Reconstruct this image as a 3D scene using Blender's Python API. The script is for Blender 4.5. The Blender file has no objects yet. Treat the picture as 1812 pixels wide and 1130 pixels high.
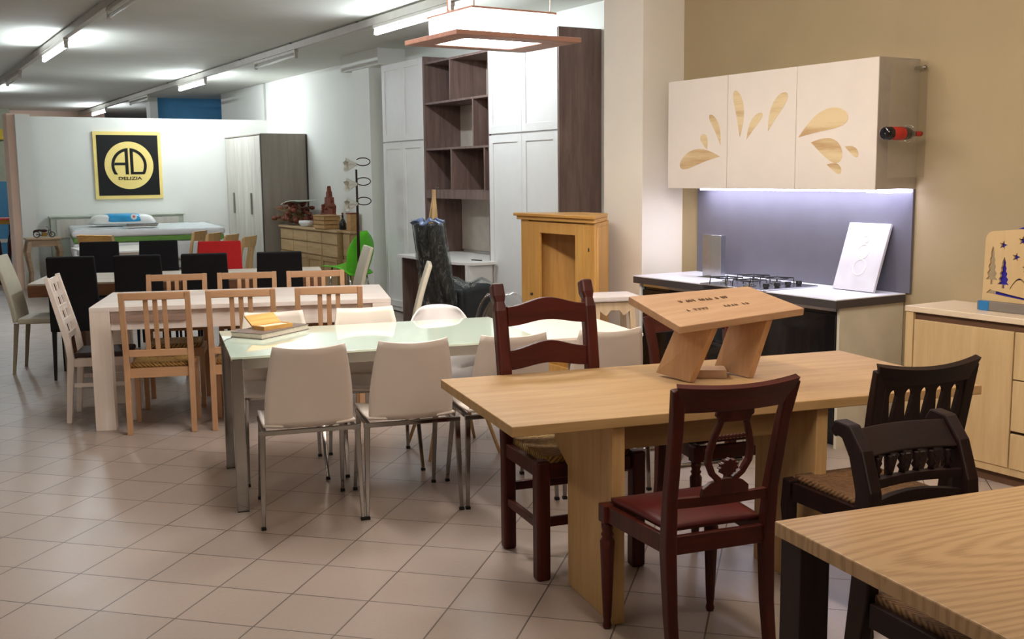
import bpy, bmesh, math, random
from mathutils import Vector, Matrix, Euler
random.seed(7)
C = bpy.context.scene.collection
S = bpy.context.scene
PI = math.pi

# ------------------------------------------------------------------ camera
def setup_camera():
    cd = bpy.data.cameras.new('camera'); co = bpy.data.objects.new('camera', cd); C.objects.link(co)
    r = (0.858932, -0.511980, -0.010605); d = (-0.076879, -0.108447, -0.991125); f = (0.506286, 0.852124, -0.132509)
    co.matrix_world = Matrix(((r[0], -d[0], -f[0], 0), (r[1], -d[1], -f[1], 0), (r[2], -d[2], -f[2], 1.63944), (0, 0, 0, 1)))
    cd.sensor_width = 36; cd.lens = 1914.15/1812*36; cd.clip_start = .05; cd.clip_end = 100
    S.camera = co
setup_camera()
# ------------------------------------------------------------------ world and exposure
w = bpy.data.worlds.new('world'); S.world = w; w.use_nodes = True
w.node_tree.nodes['Background'].inputs[0].default_value = (.80, .85, 1, 1)
w.node_tree.nodes['Background'].inputs[1].default_value = .05
S.view_settings.view_transform = 'Standard'; S.view_settings.look = 'None'; S.view_settings.gamma = 1
S.view_settings.exposure = 0.0
def area(name, loc, rot, sx, sy, power, col):
    l = bpy.data.lights.new(name, 'AREA'); l.shape = 'RECTANGLE'; l.size = sx; l.size_y = sy; l.energy = power; l.color = col
    o = bpy.data.objects.new(name, l); C.objects.link(o); o.location = loc; o.rotation_euler = rot; return o
R0 = math.radians
WARM = (1, .88, .76); COOL = (.86, .95, 1.0)
# unseen lights: first two continue the tube rows, the rest are added fill (above, behind and left of the camera)
area('unseen_fill_light', (1.95, 5.4, 3.08), (0, R0(-14), 0), .25, 1.5, 40, (1, .95, .90))
area('unseen_fill_light', (4.45, 1.6, 3.05), (0, 0, 0), .15, 1.5, 8, WARM)
area('unseen_fill_light', (2.0, 2.2, 3.0), (0, R0(-78), 0), .25, 1.5, 76, WARM)
area('unseen_fill_light', (1.2, -1.6, 2.9), (R0(38), 0, R0(-25)), .8, 1.5, 42, WARM)
area('unseen_fill_light', (-1.0, 3.0, 3.05), (0, R0(-25), 0), .25, 1.5, 22, (1, .92, .84))
area('unseen_fill_light', (-1.6, 12, 3.05), (0, 0, 0), .25, 1.5, 16, COOL)
area('unseen_fill_light', (-1.6, 19, 3.05), (0, 0, 0), .25, 1.5, 20, COOL)

# ------------------------------------------------------------------ materials
def lin(c):
    return tuple(((x/255)/12.92 if x/255 <= .04045 else ((x/255+.055)/1.055)**2.4) for x in c) + (1,)
def base(name):
    m = bpy.data.materials.new(name); m.use_nodes = True
    return m, m.node_tree, m.node_tree.nodes['Principled BSDF']
def N(nt, t, **k):
    n = nt.nodes.new(t)
    for a, b in k.items():
        if a in n.inputs.keys(): n.inputs[a].default_value = b
        else: setattr(n, a, b)
    return n
def mat(name, rgb, rough=.5, metal=0, var=.06, scale=8, bump=0, bscale=60, spec=.5, trans=0, ior=1.45, coat=0):
    m, nt, p = base(name)
    tc = N(nt, 'ShaderNodeTexCoord'); no = N(nt, 'ShaderNodeTexNoise', Scale=scale, Detail=3)
    nt.links.new(tc.outputs['Object'], no.inputs['Vector'])
    mr = N(nt, 'ShaderNodeMapRange'); mr.inputs[1].default_value = .3; mr.inputs[2].default_value = .7
    mr.inputs[3].default_value = 1-var; mr.inputs[4].default_value = 1+var
    nt.links.new(no.outputs['Fac'], mr.inputs[0])
    mx = N(nt, 'ShaderNodeVectorMath', operation='SCALE'); mx.inputs[0].default_value = lin(rgb)[:3]
    nt.links.new(mr.outputs[0], mx.inputs['Scale']); nt.links.new(mx.outputs[0], p.inputs['Base Color'])
    p.inputs['Roughness'].default_value = rough; p.inputs['Metallic'].default_value = metal
    p.inputs['Specular IOR Level'].default_value = spec; p.inputs['Transmission Weight'].default_value = trans
    p.inputs['IOR'].default_value = ior; p.inputs['Coat Weight'].default_value = coat
    if bump:
        n2 = N(nt, 'ShaderNodeTexNoise', Scale=bscale, Detail=4); nt.links.new(tc.outputs['Object'], n2.inputs['Vector'])
        b = N(nt, 'ShaderNodeBump', Strength=bump, Distance=.01); nt.links.new(n2.outputs['Fac'], b.inputs['Height'])
        nt.links.new(b.outputs[0], p.inputs['Normal'])
    return m
def wood(name, c1, c2, axis='x', rough=.45, scale=1.0, wave=0, coat=0, contrast=1.0, spec=.5):
    if name.startswith('figured'): return figured(name, c1, c2)
    m, nt, p = base(name)
    tc = N(nt, 'ShaderNodeTexCoord'); mp = N(nt, 'ShaderNodeMapping')
    s = [14*scale]*3; s['xyz'.index(axis)] = 1.1*scale; mp.inputs['Scale'].default_value = s
    nt.links.new(tc.outputs['Object'], mp.inputs['Vector'])
    n1 = N(nt, 'ShaderNodeTexNoise', Scale=1.6, Detail=6, Roughness=.6, Distortion=.4+wave)
    nt.links.new(mp.outputs[0], n1.inputs['Vector'])
    n2 = N(nt, 'ShaderNodeTexNoise', Scale=9, Detail=4, Roughness=.7); nt.links.new(mp.outputs[0], n2.inputs['Vector'])
    ad = N(nt, 'ShaderNodeMath', operation='MULTIPLY_ADD'); ad.inputs[1].default_value = .35
    nt.links.new(n2.outputs['Fac'], ad.inputs[0]); nt.links.new(n1.outputs['Fac'], ad.inputs[2])
    cr = N(nt, 'ShaderNodeValToRGB'); cr.color_ramp.elements[0].position = .675-.24/contrast; cr.color_ramp.elements[1].position = .675+.2/contrast
    cr.color_ramp.elements[0].color = lin(c2); cr.color_ramp.elements[1].color = lin(c1)
    nt.links.new(ad.outputs[0], cr.inputs[0]); nt.links.new(cr.outputs[0], p.inputs['Base Color'])
    b = N(nt, 'ShaderNodeBump', Strength=.08, Distance=.003); nt.links.new(ad.outputs[0], b.inputs['Height'])
    nt.links.new(b.outputs[0], p.inputs['Normal'])
    p.inputs['Specular IOR Level'].default_value = spec; p.inputs['Roughness'].default_value = rough; p.inputs['Coat Weight'].default_value = coat; p.inputs['Coat Roughness'].default_value = .2
    return m
def figured(name, c1, c2):
    # oak with cathedral figure: rings of a tilted trunk cut by the board, plus fine pores
    m, nt, p = base(name); tc = N(nt, 'ShaderNodeTexCoord')
    mp = N(nt, 'ShaderNodeMapping'); mp.inputs['Scale'].default_value = (.42, 2.6, 1); mp.inputs['Location'].default_value = (-.35, .95, 0)
    nt.links.new(tc.outputs['Object'], mp.inputs['Vector'])
    wv = N(nt, 'ShaderNodeTexWave', Scale=5, Distortion=8, Detail=3); wv.inputs['Detail Scale'].default_value = .9; wv.wave_type = 'RINGS'; wv.rings_direction = 'Z'
    nt.links.new(mp.outputs[0], wv.inputs['Vector'])
    m2 = N(nt, 'ShaderNodeMapping'); m2.inputs['Scale'].default_value = (2, 60, 1); nt.links.new(tc.outputs['Object'], m2.inputs['Vector'])
    no = N(nt, 'ShaderNodeTexNoise', Scale=3, Detail=5); nt.links.new(m2.outputs[0], no.inputs['Vector'])
    ad = N(nt, 'ShaderNodeMath', operation='MULTIPLY_ADD'); ad.inputs[1].default_value = .42
    nt.links.new(wv.outputs['Fac'], ad.inputs[0]); nt.links.new(no.outputs['Fac'], ad.inputs[2])
    cr = N(nt, 'ShaderNodeValToRGB'); cr.color_ramp.elements[0].position = .38; cr.color_ramp.elements[1].position = .82
    cr.color_ramp.elements[0].color = lin(c2); cr.color_ramp.elements[1].color = lin(c1)
    nt.links.new(ad.outputs[0], cr.inputs[0]); nt.links.new(cr.outputs[0], p.inputs['Base Color'])
    b = N(nt, 'ShaderNodeBump', Strength=.1, Distance=.002); nt.links.new(ad.outputs[0], b.inputs['Height']); nt.links.new(b.outputs[0], p.inputs['Normal'])
    p.inputs['Roughness'].default_value = .45; return m
def emis(name, rgb, st):
    m, nt, p = base(name)
    p.inputs['Base Color'].default_value = lin(rgb); p.inputs['Emission Color'].default_value = lin(rgb)
    p.inputs['Emission Strength'].default_value = st
    return m
def glass(name, rgb, rough=.03, lo=.04, hi=.5):
    m, nt, p = base(name); nt.nodes.remove(p)
    out = nt.nodes['Material Output']; tr = N(nt, 'ShaderNodeBsdfTransparent'); gl = N(nt, 'ShaderNodeBsdfGlossy', Roughness=rough)
    tr.inputs[0].default_value = lin(rgb); lw = N(nt, 'ShaderNodeLayerWeight', Blend=.35); mr = N(nt, 'ShaderNodeMapRange')
    mr.inputs[3].default_value = lo; mr.inputs[4].default_value = hi; nt.links.new(lw.outputs['Facing'], mr.inputs[0])
    if rough > .1:
        t2 = N(nt, 'ShaderNodeTexCoord'); m2 = N(nt, 'ShaderNodeMapping'); m2.inputs['Scale'].default_value = (22, 22, 9); nt.links.new(t2.outputs['Object'], m2.inputs['Vector'])
        n2 = N(nt, 'ShaderNodeTexNoise', Scale=1, Detail=4, Distortion=2); nt.links.new(m2.outputs[0], n2.inputs['Vector']); r2 = N(nt, 'ShaderNodeMapRange'); r2.inputs[1].default_value = .5; r2.inputs[2].default_value = .68; r2.inputs[3].default_value = .25; r2.inputs[4].default_value = 1.6
        nt.links.new(n2.outputs['Fac'], r2.inputs[0]); ml = N(nt, 'ShaderNodeMath', operation='MULTIPLY'); ml.use_clamp = True; nt.links.new(mr.outputs[0], ml.inputs[0]); nt.links.new(r2.outputs[0], ml.inputs[1])
        tc = N(nt, 'ShaderNodeTexCoord'); no = N(nt, 'ShaderNodeTexNoise', Scale=16, Detail=3, Distortion=1.5); nt.links.new(tc.outputs['Object'], no.inputs['Vector'])
        b = N(nt, 'ShaderNodeBump', Strength=1, Distance=.03); nt.links.new(no.outputs['Fac'], b.inputs['Height']); nt.links.new(b.outputs[0], gl.inputs['Normal']); nt.links.new(b.outputs[0], lw.inputs['Normal'])
    mx = N(nt, 'ShaderNodeMixShader'); nt.links.new((ml if rough > .1 else mr).outputs[0], mx.inputs[0]); nt.links.new(tr.outputs[0], mx.inputs[1]); nt.links.new(gl.outputs[0], mx.inputs[2])
    nt.links.new(mx.outputs[0], out.inputs[0]); return m
def rush(name, c1, c2):
    m, nt, p = base(name)
    tc = N(nt, 'ShaderNodeTexCoord'); wv = N(nt, 'ShaderNodeTexWave', Scale=26, Distortion=2.5, Detail=2); wv.bands_direction = 'DIAGONAL'
    nt.links.new(tc.outputs['Object'], wv.inputs['Vector'])
    no = N(nt, 'ShaderNodeTexNoise', Scale=60, Detail=4); nt.links.new(tc.outputs['Object'], no.inputs['Vector'])
    ad = N(nt, 'ShaderNodeMath', operation='MULTIPLY_ADD'); ad.inputs[1].default_value = .5
    nt.links.new(wv.outputs['Fac'], ad.inputs[0]); nt.links.new(no.outputs['Fac'], ad.inputs[2])
    cr = N(nt, 'ShaderNodeValToRGB'); cr.color_ramp.elements[0].position = .4; cr.color_ramp.elements[1].position = 1
    cr.color_ramp.elements[0].color = lin(c2); cr.color_ramp.elements[1].color = lin(c1)
    nt.links.new(ad.outputs[0], cr.inputs[0]); nt.links.new(cr.outputs[0], p.inputs['Base Color'])
    b = N(nt, 'ShaderNodeBump', Strength=.6, Distance=.004); nt.links.new(ad.outputs[0], b.inputs['Height']); nt.links.new(b.outputs[0], p.inputs['Normal'])
    p.inputs['Roughness'].default_value = .8
    return m
TILE_A = .7917; TILE_O = (9.851, -10.602)     # angle and offset of the diagonal tile grid
def tiles():
    m, nt, p = base('floor_tiles')
    tc = N(nt, 'ShaderNodeTexCoord')
    rt = N(nt, 'ShaderNodeVectorRotate', rotation_type='Z_AXIS'); rt.inputs['Angle'].default_value = TILE_A
    nt.links.new(tc.outputs['Object'], rt.inputs['Vector'])
    mp = N(nt, 'ShaderNodeMapping'); mp.inputs['Scale'].default_value = (1/.324,)*3; mp.inputs['Location'].default_value = (TILE_O[0], TILE_O[1], 0)
    nt.links.new(rt.outputs[0], mp.inputs['Vector'])
    br = N(nt, 'ShaderNodeTexBrick', offset=0, squash=1, offset_frequency=1, squash_frequency=1)
    for k, v in (('Scale', 1), ('Mortar Size', .011), ('Mortar Smooth', .3), ('Brick Width', 1), ('Row Height', 1)): br.inputs[k].default_value = v
    br.inputs['Color1'].default_value = lin((173, 156, 145)); br.inputs['Color2'].default_value = lin((165, 149, 138)); br.inputs['Mortar'].default_value = lin((96, 84, 76))
    nt.links.new(mp.outputs[0], br.inputs['Vector'])
    no = N(nt, 'ShaderNodeTexNoise', Scale=55, Detail=5, Roughness=.7); nt.links.new(tc.outputs['Object'], no.inputs['Vector'])
    mr = N(nt, 'ShaderNodeMapRange'); mr.inputs[3].default_value = .9; mr.inputs[4].default_value = 1.1; nt.links.new(no.outputs['Fac'], mr.inputs[0])
    mx = N(nt, 'ShaderNodeVectorMath', operation='SCALE'); nt.links.new(br.outputs['Color'], mx.inputs[0]); nt.links.new(mr.outputs[0], mx.inputs['Scale'])
    nt.links.new(mx.outputs[0], p.inputs['Base Color'])
    n3 = N(nt, 'ShaderNodeTexNoise', Scale=3, Detail=3); nt.links.new(tc.outputs['Object'], n3.inputs['Vector'])
    m3 = N(nt, 'ShaderNodeMapRange'); m3.inputs[3].default_value = .28; m3.inputs[4].default_value = .42; nt.links.new(n3.outputs['Fac'], m3.inputs[0]); nt.links.new(m3.outputs[0], p.inputs['Roughness'])
    b = N(nt, 'ShaderNodeBump', Strength=.3, Distance=.004, invert=True); nt.links.new(br.outputs['Fac'], b.inputs['Height']); nt.links.new(b.outputs[0], p.inputs['Normal'])
    return m

K = dict(
    floor=None,
    white_wall=mat('white_wall_paint', (232, 232, 226), .75, var=.02, scale=2, bump=.05),
    cream_wall=mat('cream_wall_paint', (232, 224, 212), .75, var=.02, scale=2, bump=.05),
    olive_wall=mat('olive_wall_paint', (164, 146, 114), .8, var=.03, scale=3, bump=.05),
    peach_wall=mat('peach_wall_paint', (246, 214, 194), .8, var=.03, scale=3),
    blue_wall=mat('blue_wall_paint', (96, 166, 216), .8, var=.08, scale=3),
    ceiling=mat('ceiling_paint', (216, 216, 208), .8, var=.03, scale=3),
    yellow=mat('yellow_paint', (200, 170, 50), .6), greygreen=mat('grey_green_paint', (168, 168, 146), .8),
    white_pl=mat('white_plastic', (226, 212, 200), .32, var=.02), shell=mat('glossy_white_plastic', (240, 234, 232), .25, var=.02),
    chrome=mat('chrome', (156, 152, 148), .1, 1, var=.02), rubber=mat('black_rubber', (20, 20, 20), .6),
    black_fab=mat('black_fabric', (15, 13, 17), .85, var=.2, scale=40, bump=.2, bscale=300),
    red_fab=mat('red_fabric', (196, 14, 18), .7, var=.08, scale=40), cream_leather=mat('cream_leather', (214, 206, 186), .5, var=.04),
    black_leg=mat('black_lacquer', (14, 13, 15), .35), taupe_leg=mat('taupe_leather', (150, 138, 118), .6),
    mahog=wood('mahogany', (80, 27, 17), (50, 15, 9), 'z', .4, spec=.3), mahog_x=wood('mahogany_rail', (80, 27, 17), (50, 15, 9), 'x', .4, spec=.3),
    wenge=wood('dark_brown_wood', (38, 18, 15), (22, 10, 9), 'z', .45, spec=.25), wenge_x=wood('dark_brown_rail', (38, 18, 15), (22, 10, 9), 'x', .45, spec=.25),
    burg=mat('burgundy_seat', (78, 18, 15), .45, var=.12, scale=12),
    beech=wood('beech', (200, 156, 118), (182, 136, 98), 'z', .45), beech_x=wood('beech_rail', (200, 156, 118), (182, 136, 98), 'x', .45),
    rush=rush('rush_seat', (196, 156, 90), (96, 66, 28)), rush_dark=rush('dark_rush_seat', (122, 86, 50), (58, 36, 18)),
    oak=wood('golden_oak', (182, 146, 98), (160, 123, 76), 'x', .62, .9), oak_z=wood('golden_oak_leg', (204, 166, 112), (180, 140, 88), 'z', .55, .9),
    oak_fig=wood('figured_oak', (182, 148, 108), (156, 122, 84), 'x', .45, .55, wave=1.4, contrast=1.1), oak_edge=wood('pale_oak_edge', (200, 168, 122), (180, 146, 102), 'x', .5, 1.2),
    elm=wood('pale_elm', (184, 148, 114), (164, 126, 94), 'x', .55, 1.1), elm_z=wood('pale_elm_leg', (196, 156, 116), (172, 130, 92), 'z', .55, 1.1),
    wht_oak=wood('whitewashed_oak', (246, 236, 228), (234, 216, 204), 'x', .5, 1), wht_oak_z=wood('whitewashed_oak_leg', (244, 230, 218), (232, 214, 200), 'z', .55, 1),
    sample_white=mat('matt_sample_white', (196, 194, 200), .5), strip_wood=wood('taupe_inset', (176, 148, 134), (156, 128, 114), 'x', .5, 1), wht_wood=mat('white_lacquered_wood', (246, 232, 222), .45, var=.03), brown_seat=mat('brown_cushion', (70, 54, 52), .7),
    blk_top=wood('grey_oak_top', (214, 200, 182), (190, 172, 150), 'x', .5, .8), brown_edge=wood('brown_table_edge', (150, 100, 66), (120, 76, 48), 'x', .5, 1),
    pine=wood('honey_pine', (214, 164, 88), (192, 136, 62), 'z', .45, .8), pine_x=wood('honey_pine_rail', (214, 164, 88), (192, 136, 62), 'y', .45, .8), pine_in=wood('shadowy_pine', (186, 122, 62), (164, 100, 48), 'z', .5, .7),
    raw=wood('raw_wood', (224, 200, 166), (204, 174, 136), 'z', .6, 1), raw_top=mat('whitewashed_top', (222, 210, 204), .5),
    unit_white=mat('satin_white_door', (228, 226, 224), .35, var=.015), unit_brown=wood('brown_grey_elm', (128, 104, 96), (92, 70, 64), 'z', .5, .9),
    back_white=mat('pale_back_panel', (206, 196, 184), .6), desk=mat('white_desk', (232, 228, 224), .35, var=.02),
    kit_white=mat('ivory_door', (226, 214, 204), .28, var=.015), kit_grey=mat('brushed_grey_side', (176, 166, 154), .4, .3, var=.05, scale=20),
    inlay=wood('honey_inlay', (222, 198, 156), (188, 152, 110), 'y', .25, .5, contrast=1.6), splash=mat('lavender_grey_panel', (98, 96, 106), .35, var=.03),
    counter=mat('white_worktop', (228, 228, 236), .3, var=.02), counter_edge=mat('dark_grey_edge', (66, 60, 60), .4),
    base_black=mat('gloss_black_front', (12, 12, 16), .15, coat=.3), base_side=mat('pale_carcass', (206, 198, 178), .5),
    steel=mat('stainless_steel', (200, 200, 204), .22, 1, var=.04, scale=20), iron=mat('cast_iron', (22, 22, 26), .5),
    led=emis('led_strip_glow', (222, 222, 255), 14), tube=emis('fluorescent_glow', (235, 245, 255), 16), tube_off=mat('unlit_tube', (216, 216, 210), .25),
    pend=emis('lamp_glass_glow', (255, 250, 246), 14), track=mat('track_metal', (186, 180, 172), .4), pend_wood=wood('reddish_lamp_wood', (160, 118, 102), (126, 90, 78), 'x', .4, 1),
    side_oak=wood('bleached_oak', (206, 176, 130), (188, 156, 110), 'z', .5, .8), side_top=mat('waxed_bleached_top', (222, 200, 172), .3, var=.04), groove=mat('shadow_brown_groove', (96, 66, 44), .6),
    ward=wood('grey_elm_door', (214, 210, 200), (186, 178, 166), 'z', .5, .5), ward_side=wood('grey_brown_side', (160, 150, 138), (140, 130, 118), 'z', .5, .5),
    dark=mat('dark_trim', (58, 50, 46), .5), metal_grey=mat('satin_grey_metal', (150, 146, 136), .35, .6),
    sb=wood('country_oak', (178, 148, 104), (148, 116, 76), 'z', .6, .8), sb_x=wood('country_oak_top', (196, 166, 122), (168, 136, 94), 'y', .5, .8),
    green=mat('lime_plastic', (96, 206, 34), .3), lampshade=mat('frosted_petals', (226, 220, 204), .35, trans=.2), bronze=mat('dark_bronze', (50, 34, 26), .4, .5),
    bedframe=mat('sage_white_frame', (186, 192, 178), .5), mattress=mat('mattress_fabric', (226, 224, 226), .45, var=.03, bump=.2, bscale=14), green_band=mat('green_mattress_band', (104, 150, 66), .6),
    blue_pack=mat('blue_pillow_pack', (50, 160, 216), .3, var=.2, scale=5), mag=mat('grey_magazine', (70, 78, 92), .35, var=.4, scale=30), white=mat('plain_white', (235, 235, 232), .4),
    console=wood('dusty_oak', (190, 160, 128), (160, 130, 100), 'x', .5, 1), maroon=mat('maroon_metal', (62, 20, 26), .4, .3), gold=mat('antique_gold', (150, 116, 50), .4, .6),
    klis=wood('pale_cherry', (206, 170, 120), (180, 140, 92), 'z', .45, 1), book_c=mat('taupe_cover', (122, 104, 96), .5, var=.08), paper=mat('paper_block', (214, 200, 184), .7, var=.08, scale=60),
    boxwood=wood('light_box_wood', (226, 178, 100), (196, 142, 70), 'x', .5, 2), box_in=mat('cream_lining', (246, 224, 190), .6),
    mint=mat('frosted_mint_glass', (222, 240, 222), .06, var=.01, coat=.6), mint_edge=mat('green_glass_edge', (150, 196, 160), .2),
    ext=mat('white_extension_leaf', (236, 226, 216), .3, var=.02), wrapdark=mat('black_upholstery', (22, 25, 28), .55, var=.2), film=glass('plastic_film', (250, 252, 252), .16, .05, .45),
    acrylic=glass('clear_acrylic', (253, 253, 253), .03, .05, .6), bottle=mat('dark_bottle_glass', (18, 10, 14), .08, coat=.5), label_red=mat('red_label', (176, 40, 30), .5, var=.15, scale=30),
    sign_y=mat('pale_yellow_board', (248, 222, 136), .6, var=.01), sign_k=mat('sign_black', (4, 4, 4), .6), board=wood('pale_maple_board', (206, 176, 130), (194, 164, 116), 'z', .5, .4),
    blue_ac=mat('blue_acrylic', (44, 34, 150), .25), indigo=mat('indigo_cutout', (48, 34, 96), .5), strip_grey=mat('grey_base_strip', (120, 112, 104), .4), strip_blue=mat('blue_base_block', (40, 112, 170), .3),
    film_blue=mat('bluish_bag_mouth', (90, 104, 140), .3, var=.3, scale=20), straw=mat('dried_straw', (134, 108, 66), .9, var=.3, scale=40), terracotta=mat('red_brown_carving', (120, 62, 44), .8, var=.3, scale=30),
    crate=wood('light_crate_wood', (190, 148, 96), (160, 118, 70), 'y', .6, 1), redtop=mat('coral_red_top', (206, 80, 74), .5), burn=mat('burnt_lettering', (96, 66, 40), .8),
)
K['floor'] = tiles()

# ------------------------------------------------------------------ mesh helpers
class MB:
    def __init__(s): s.bm = bmesh.new()
    def hexa(s, p):
        v = [s.bm.verts.new(q) for q in p]
        for f in ((0, 3, 2, 1), (4, 5, 6, 7), (0, 1, 5, 4), (1, 2, 6, 5), (2, 3, 7, 6), (3, 0, 4, 7)): s.bm.faces.new([v[i] for i in f])
        return s
    def bx(s, x0, x1, y0, y1, z0, z1, M=None):
        p = [Vector(q) for q in ((x0, y0, z0), (x1, y0, z0), (x1, y1, z0), (x0, y1, z0), (x0, y0, z1), (x1, y0, z1), (x1, y1, z1), (x0, y1, z1))]
        if M: p = [M @ q for q in p]
        return s.hexa(p)
    def bar(s, p0, p1, w0, d0, w1=None, d1=None, x=(1, 0, 0)):
        w1 = w0 if w1 is None else w1; d1 = d0 if d1 is None else d1
        p0, p1 = Vector(p0), Vector(p1); z = (p1-p0).normalized(); x = Vector(x); x = (x-z*x.dot(z)).normalized(); y = z.cross(x)
        P = []
        for p, ww, dd in ((p0, w0, d0), (p1, w1, d1)):
            for a, b in ((-1, -1), (1, -1), (1, 1), (-1, 1)): P.append(p+x*a*ww/2+y*b*dd/2)
        return s.hexa(P)
    def chain(s, pts, sizes, x=(1, 0, 0)):
        # rectangular section swept along pts; x keeps direction
        X = Vector(x); rings = []; pts = [Vector(p) for p in pts]
        for i, p in enumerate(pts):
            t = (pts[min(i+1, len(pts)-1)]-pts[max(i-1, 0)]).normalized()
            xx = (X-t*X.dot(t)).normalized(); yy = t.cross(xx); w, d = sizes[i] if isinstance(sizes, list) else sizes
            rings.append([s.bm.verts.new(p+xx*a*w/2+yy*b*d/2) for a, b in ((-1, -1), (1, -1), (1, 1), (-1, 1))])
        for a, b in zip(rings, rings[1:]):
            for k in range(4): s.bm.faces.new((a[k], a[(k+1) % 4], b[(k+1) % 4], b[k]))
        s.bm.faces.new(rings[0][::-1]); s.bm.faces.new(rings[-1]); return s
    def tube(s, pts, r, n=10, cyclic=False):
        pts = [Vector(p) for p in pts]; m = len(pts); R = r if isinstance(r, list) else [r]*m; rings = []; prev = None
        for i, p in enumerate(pts):
            if cyclic: t = (pts[(i+1) % m]-pts[i-1]).normalized()
            else: t = (pts[min(i+1, m-1)]-pts[max(i-1, 0)]).normalized()
            if prev is None:
                a = Vector((0, 0, 1)) if abs(t.z) < .9 else Vector((1, 0, 0)); prev = (a-t*a.dot(t)).normalized()
            else: prev = (prev-t*prev.dot(t)).normalized()
            y = t.cross(prev)
            rings.append([s.bm.verts.new(p+prev*math.cos(2*PI*k/n)*R[i]+y*math.sin(2*PI*k/n)*R[i]) for k in range(n)])
        pr = list(zip(rings, rings[1:]))+([(rings[-1], rings[0])] if cyclic else [])
        for a, b in pr:
            for k in range(n): s.bm.faces.new((a[k], a[(k+1) % n], b[(k+1) % n], b[k]))
        if not cyclic: s.bm.faces.new(rings[0][::-1]); s.bm.faces.new(rings[-1])
        return s
    def lathe(s, prof, n=20, M=None):
        M = M or Matrix(); rings = []
        for r, z in prof: rings.append([s.bm.verts.new(M @ Vector((max(r, .0004)*math.cos(2*PI*k/n), max(r, .0004)*math.sin(2*PI*k/n), z))) for k in range(n)])
        for a, b in zip(rings, rings[1:]):
            for k in range(n): s.bm.faces.new((a[k], a[(k+1) % n], b[(k+1) % n], b[k]))
        s.bm.faces.new(rings[0][::-1]); s.bm.faces.new(rings[-1]); return s
    def prism(s, poly, t0, t1, M=None):
        # polygon in local XY extruded along Z from t0 to t1
        M = M or Matrix(); a = [s.bm.verts.new(M @ Vector((p[0], p[1], t0))) for p in poly]; b = [s.bm.verts.new(M @ Vector((p[0], p[1], t1))) for p in poly]
        n = len(poly); s.bm.faces.new(a[::-1]); s.bm.faces.new(b)
        for k in range(n): s.bm.faces.new((a[k], a[(k+1) % n], b[(k+1) % n], b[k]))
        return s
    def sheet(s, fn, nu, nv, th):
        # closed thin solid over a surface fn(u,v); thickness along the normal
        g = [[Vector(fn(i/nu, j/nv)) for j in range(nv+1)] for i in range(nu+1)]
        def nrm(i, j):
            a = g[min(i+1, nu)][j]-g[max(i-1, 0)][j]; b = g[i][min(j+1, nv)]-g[i][max(j-1, 0)]
            c = a.cross(b); return c.normalized() if c.length > 1e-9 else Vector((0, 0, 1))
        A = [[s.bm.verts.new(g[i][j]+nrm(i, j)*th/2) for j in range(nv+1)] for i in range(nu+1)]
        B = [[s.bm.verts.new(g[i][j]-nrm(i, j)*th/2) for j in range(nv+1)] for i in range(nu+1)]
        for i in range(nu):
            for j in range(nv):
                s.bm.faces.new((A[i][j], A[i+1][j], A[i+1][j+1], A[i][j+1])); s.bm.faces.new((B[i][j], B[i][j+1], B[i+1][j+1], B[i+1][j]))
            s.bm.faces.new((A[i][0], B[i][0], B[i+1][0], A[i+1][0])); s.bm.faces.new((A[i][nv], A[i+1][nv], B[i+1][nv], B[i][nv]))
        for j in range(nv):
            s.bm.faces.new((A[0][j], A[0][j+1], B[0][j+1], B[0][j])); s.bm.faces.new((A[nu][j], B[nu][j], B[nu][j+1], A[nu][j+1]))
        return s
    def ball(s, c, r, sc=(1, 1, 1), n=12):
        M = Matrix.Translation(c) @ Matrix.Diagonal((sc[0]*r, sc[1]*r, sc[2]*r, 1)); bmesh.ops.create_uvsphere(s.bm, u_segments=n, v_segments=max(6, n//2+2), radius=1, matrix=M); return s
    def mesh(s, me, M=None):
        b2 = bmesh.new(); b2.from_mesh(me)
        if M: bmesh.ops.transform(b2, matrix=M, verts=b2.verts)
        t = bpy.data.meshes.new('t'); b2.to_mesh(t); s.bm.from_mesh(t); b2.free(); bpy.data.meshes.remove(t); return s
    def build(s, name, m, parent=None, smooth=False, bevel=0, seg=2, sub=0):
        bmesh.ops.recalc_face_normals(s.bm, faces=s.bm.faces)
        me = bpy.data.meshes.new(name); s.bm.to_mesh(me); s.bm.free()
        for p in me.polygons: p.use_smooth = smooth
        me.materials.append(K[m] if isinstance(m, str) else m)
        o = bpy.data.objects.new(name, me); C.objects.link(o)
        if parent: o.parent = parent
        if bevel:
            b = o.modifiers.new('bevel', 'BEVEL'); b.width = bevel; b.segments = seg; b.limit_method = 'ANGLE'; b.angle_limit = math.radians(40)
        if sub:
            b = o.modifiers.new('sub', 'SUBSURF'); b.levels = sub; b.render_levels = sub
        return o
def flat(loops, th, bevel=0):
    # filled 2D outline with holes, extruded to thickness th (centred on z=0)
    cu = bpy.data.curves.new('c', 'CURVE'); cu.dimensions = '2D'; cu.fill_mode = 'BOTH'; cu.extrude = th/2
    for lp in loops:
        sp = cu.splines.new('POLY'); sp.points.add(len(lp)-1); sp.use_cyclic_u = True
        for i, p in enumerate(lp): sp.points[i].co = (p[0], p[1], 0, 1)
    return cmesh(cu)
def cmesh(cu):
    o = bpy.data.objects.new('c', cu); C.objects.link(o); dg = bpy.context.evaluated_depsgraph_get(); dg.update()
    me = bpy.data.meshes.new_from_object(o.evaluated_get(dg)); bpy.data.objects.remove(o); bpy.data.curves.remove(cu); return me
def text_mesh(s, size, th, bold=0):
    cu = bpy.data.curves.new('t', 'FONT'); cu.body = s; cu.size = size; cu.extrude = th/2; cu.align_x = 'CENTER'; cu.align_y = 'CENTER'; cu.offset = bold
    return cmesh(cu)
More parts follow.
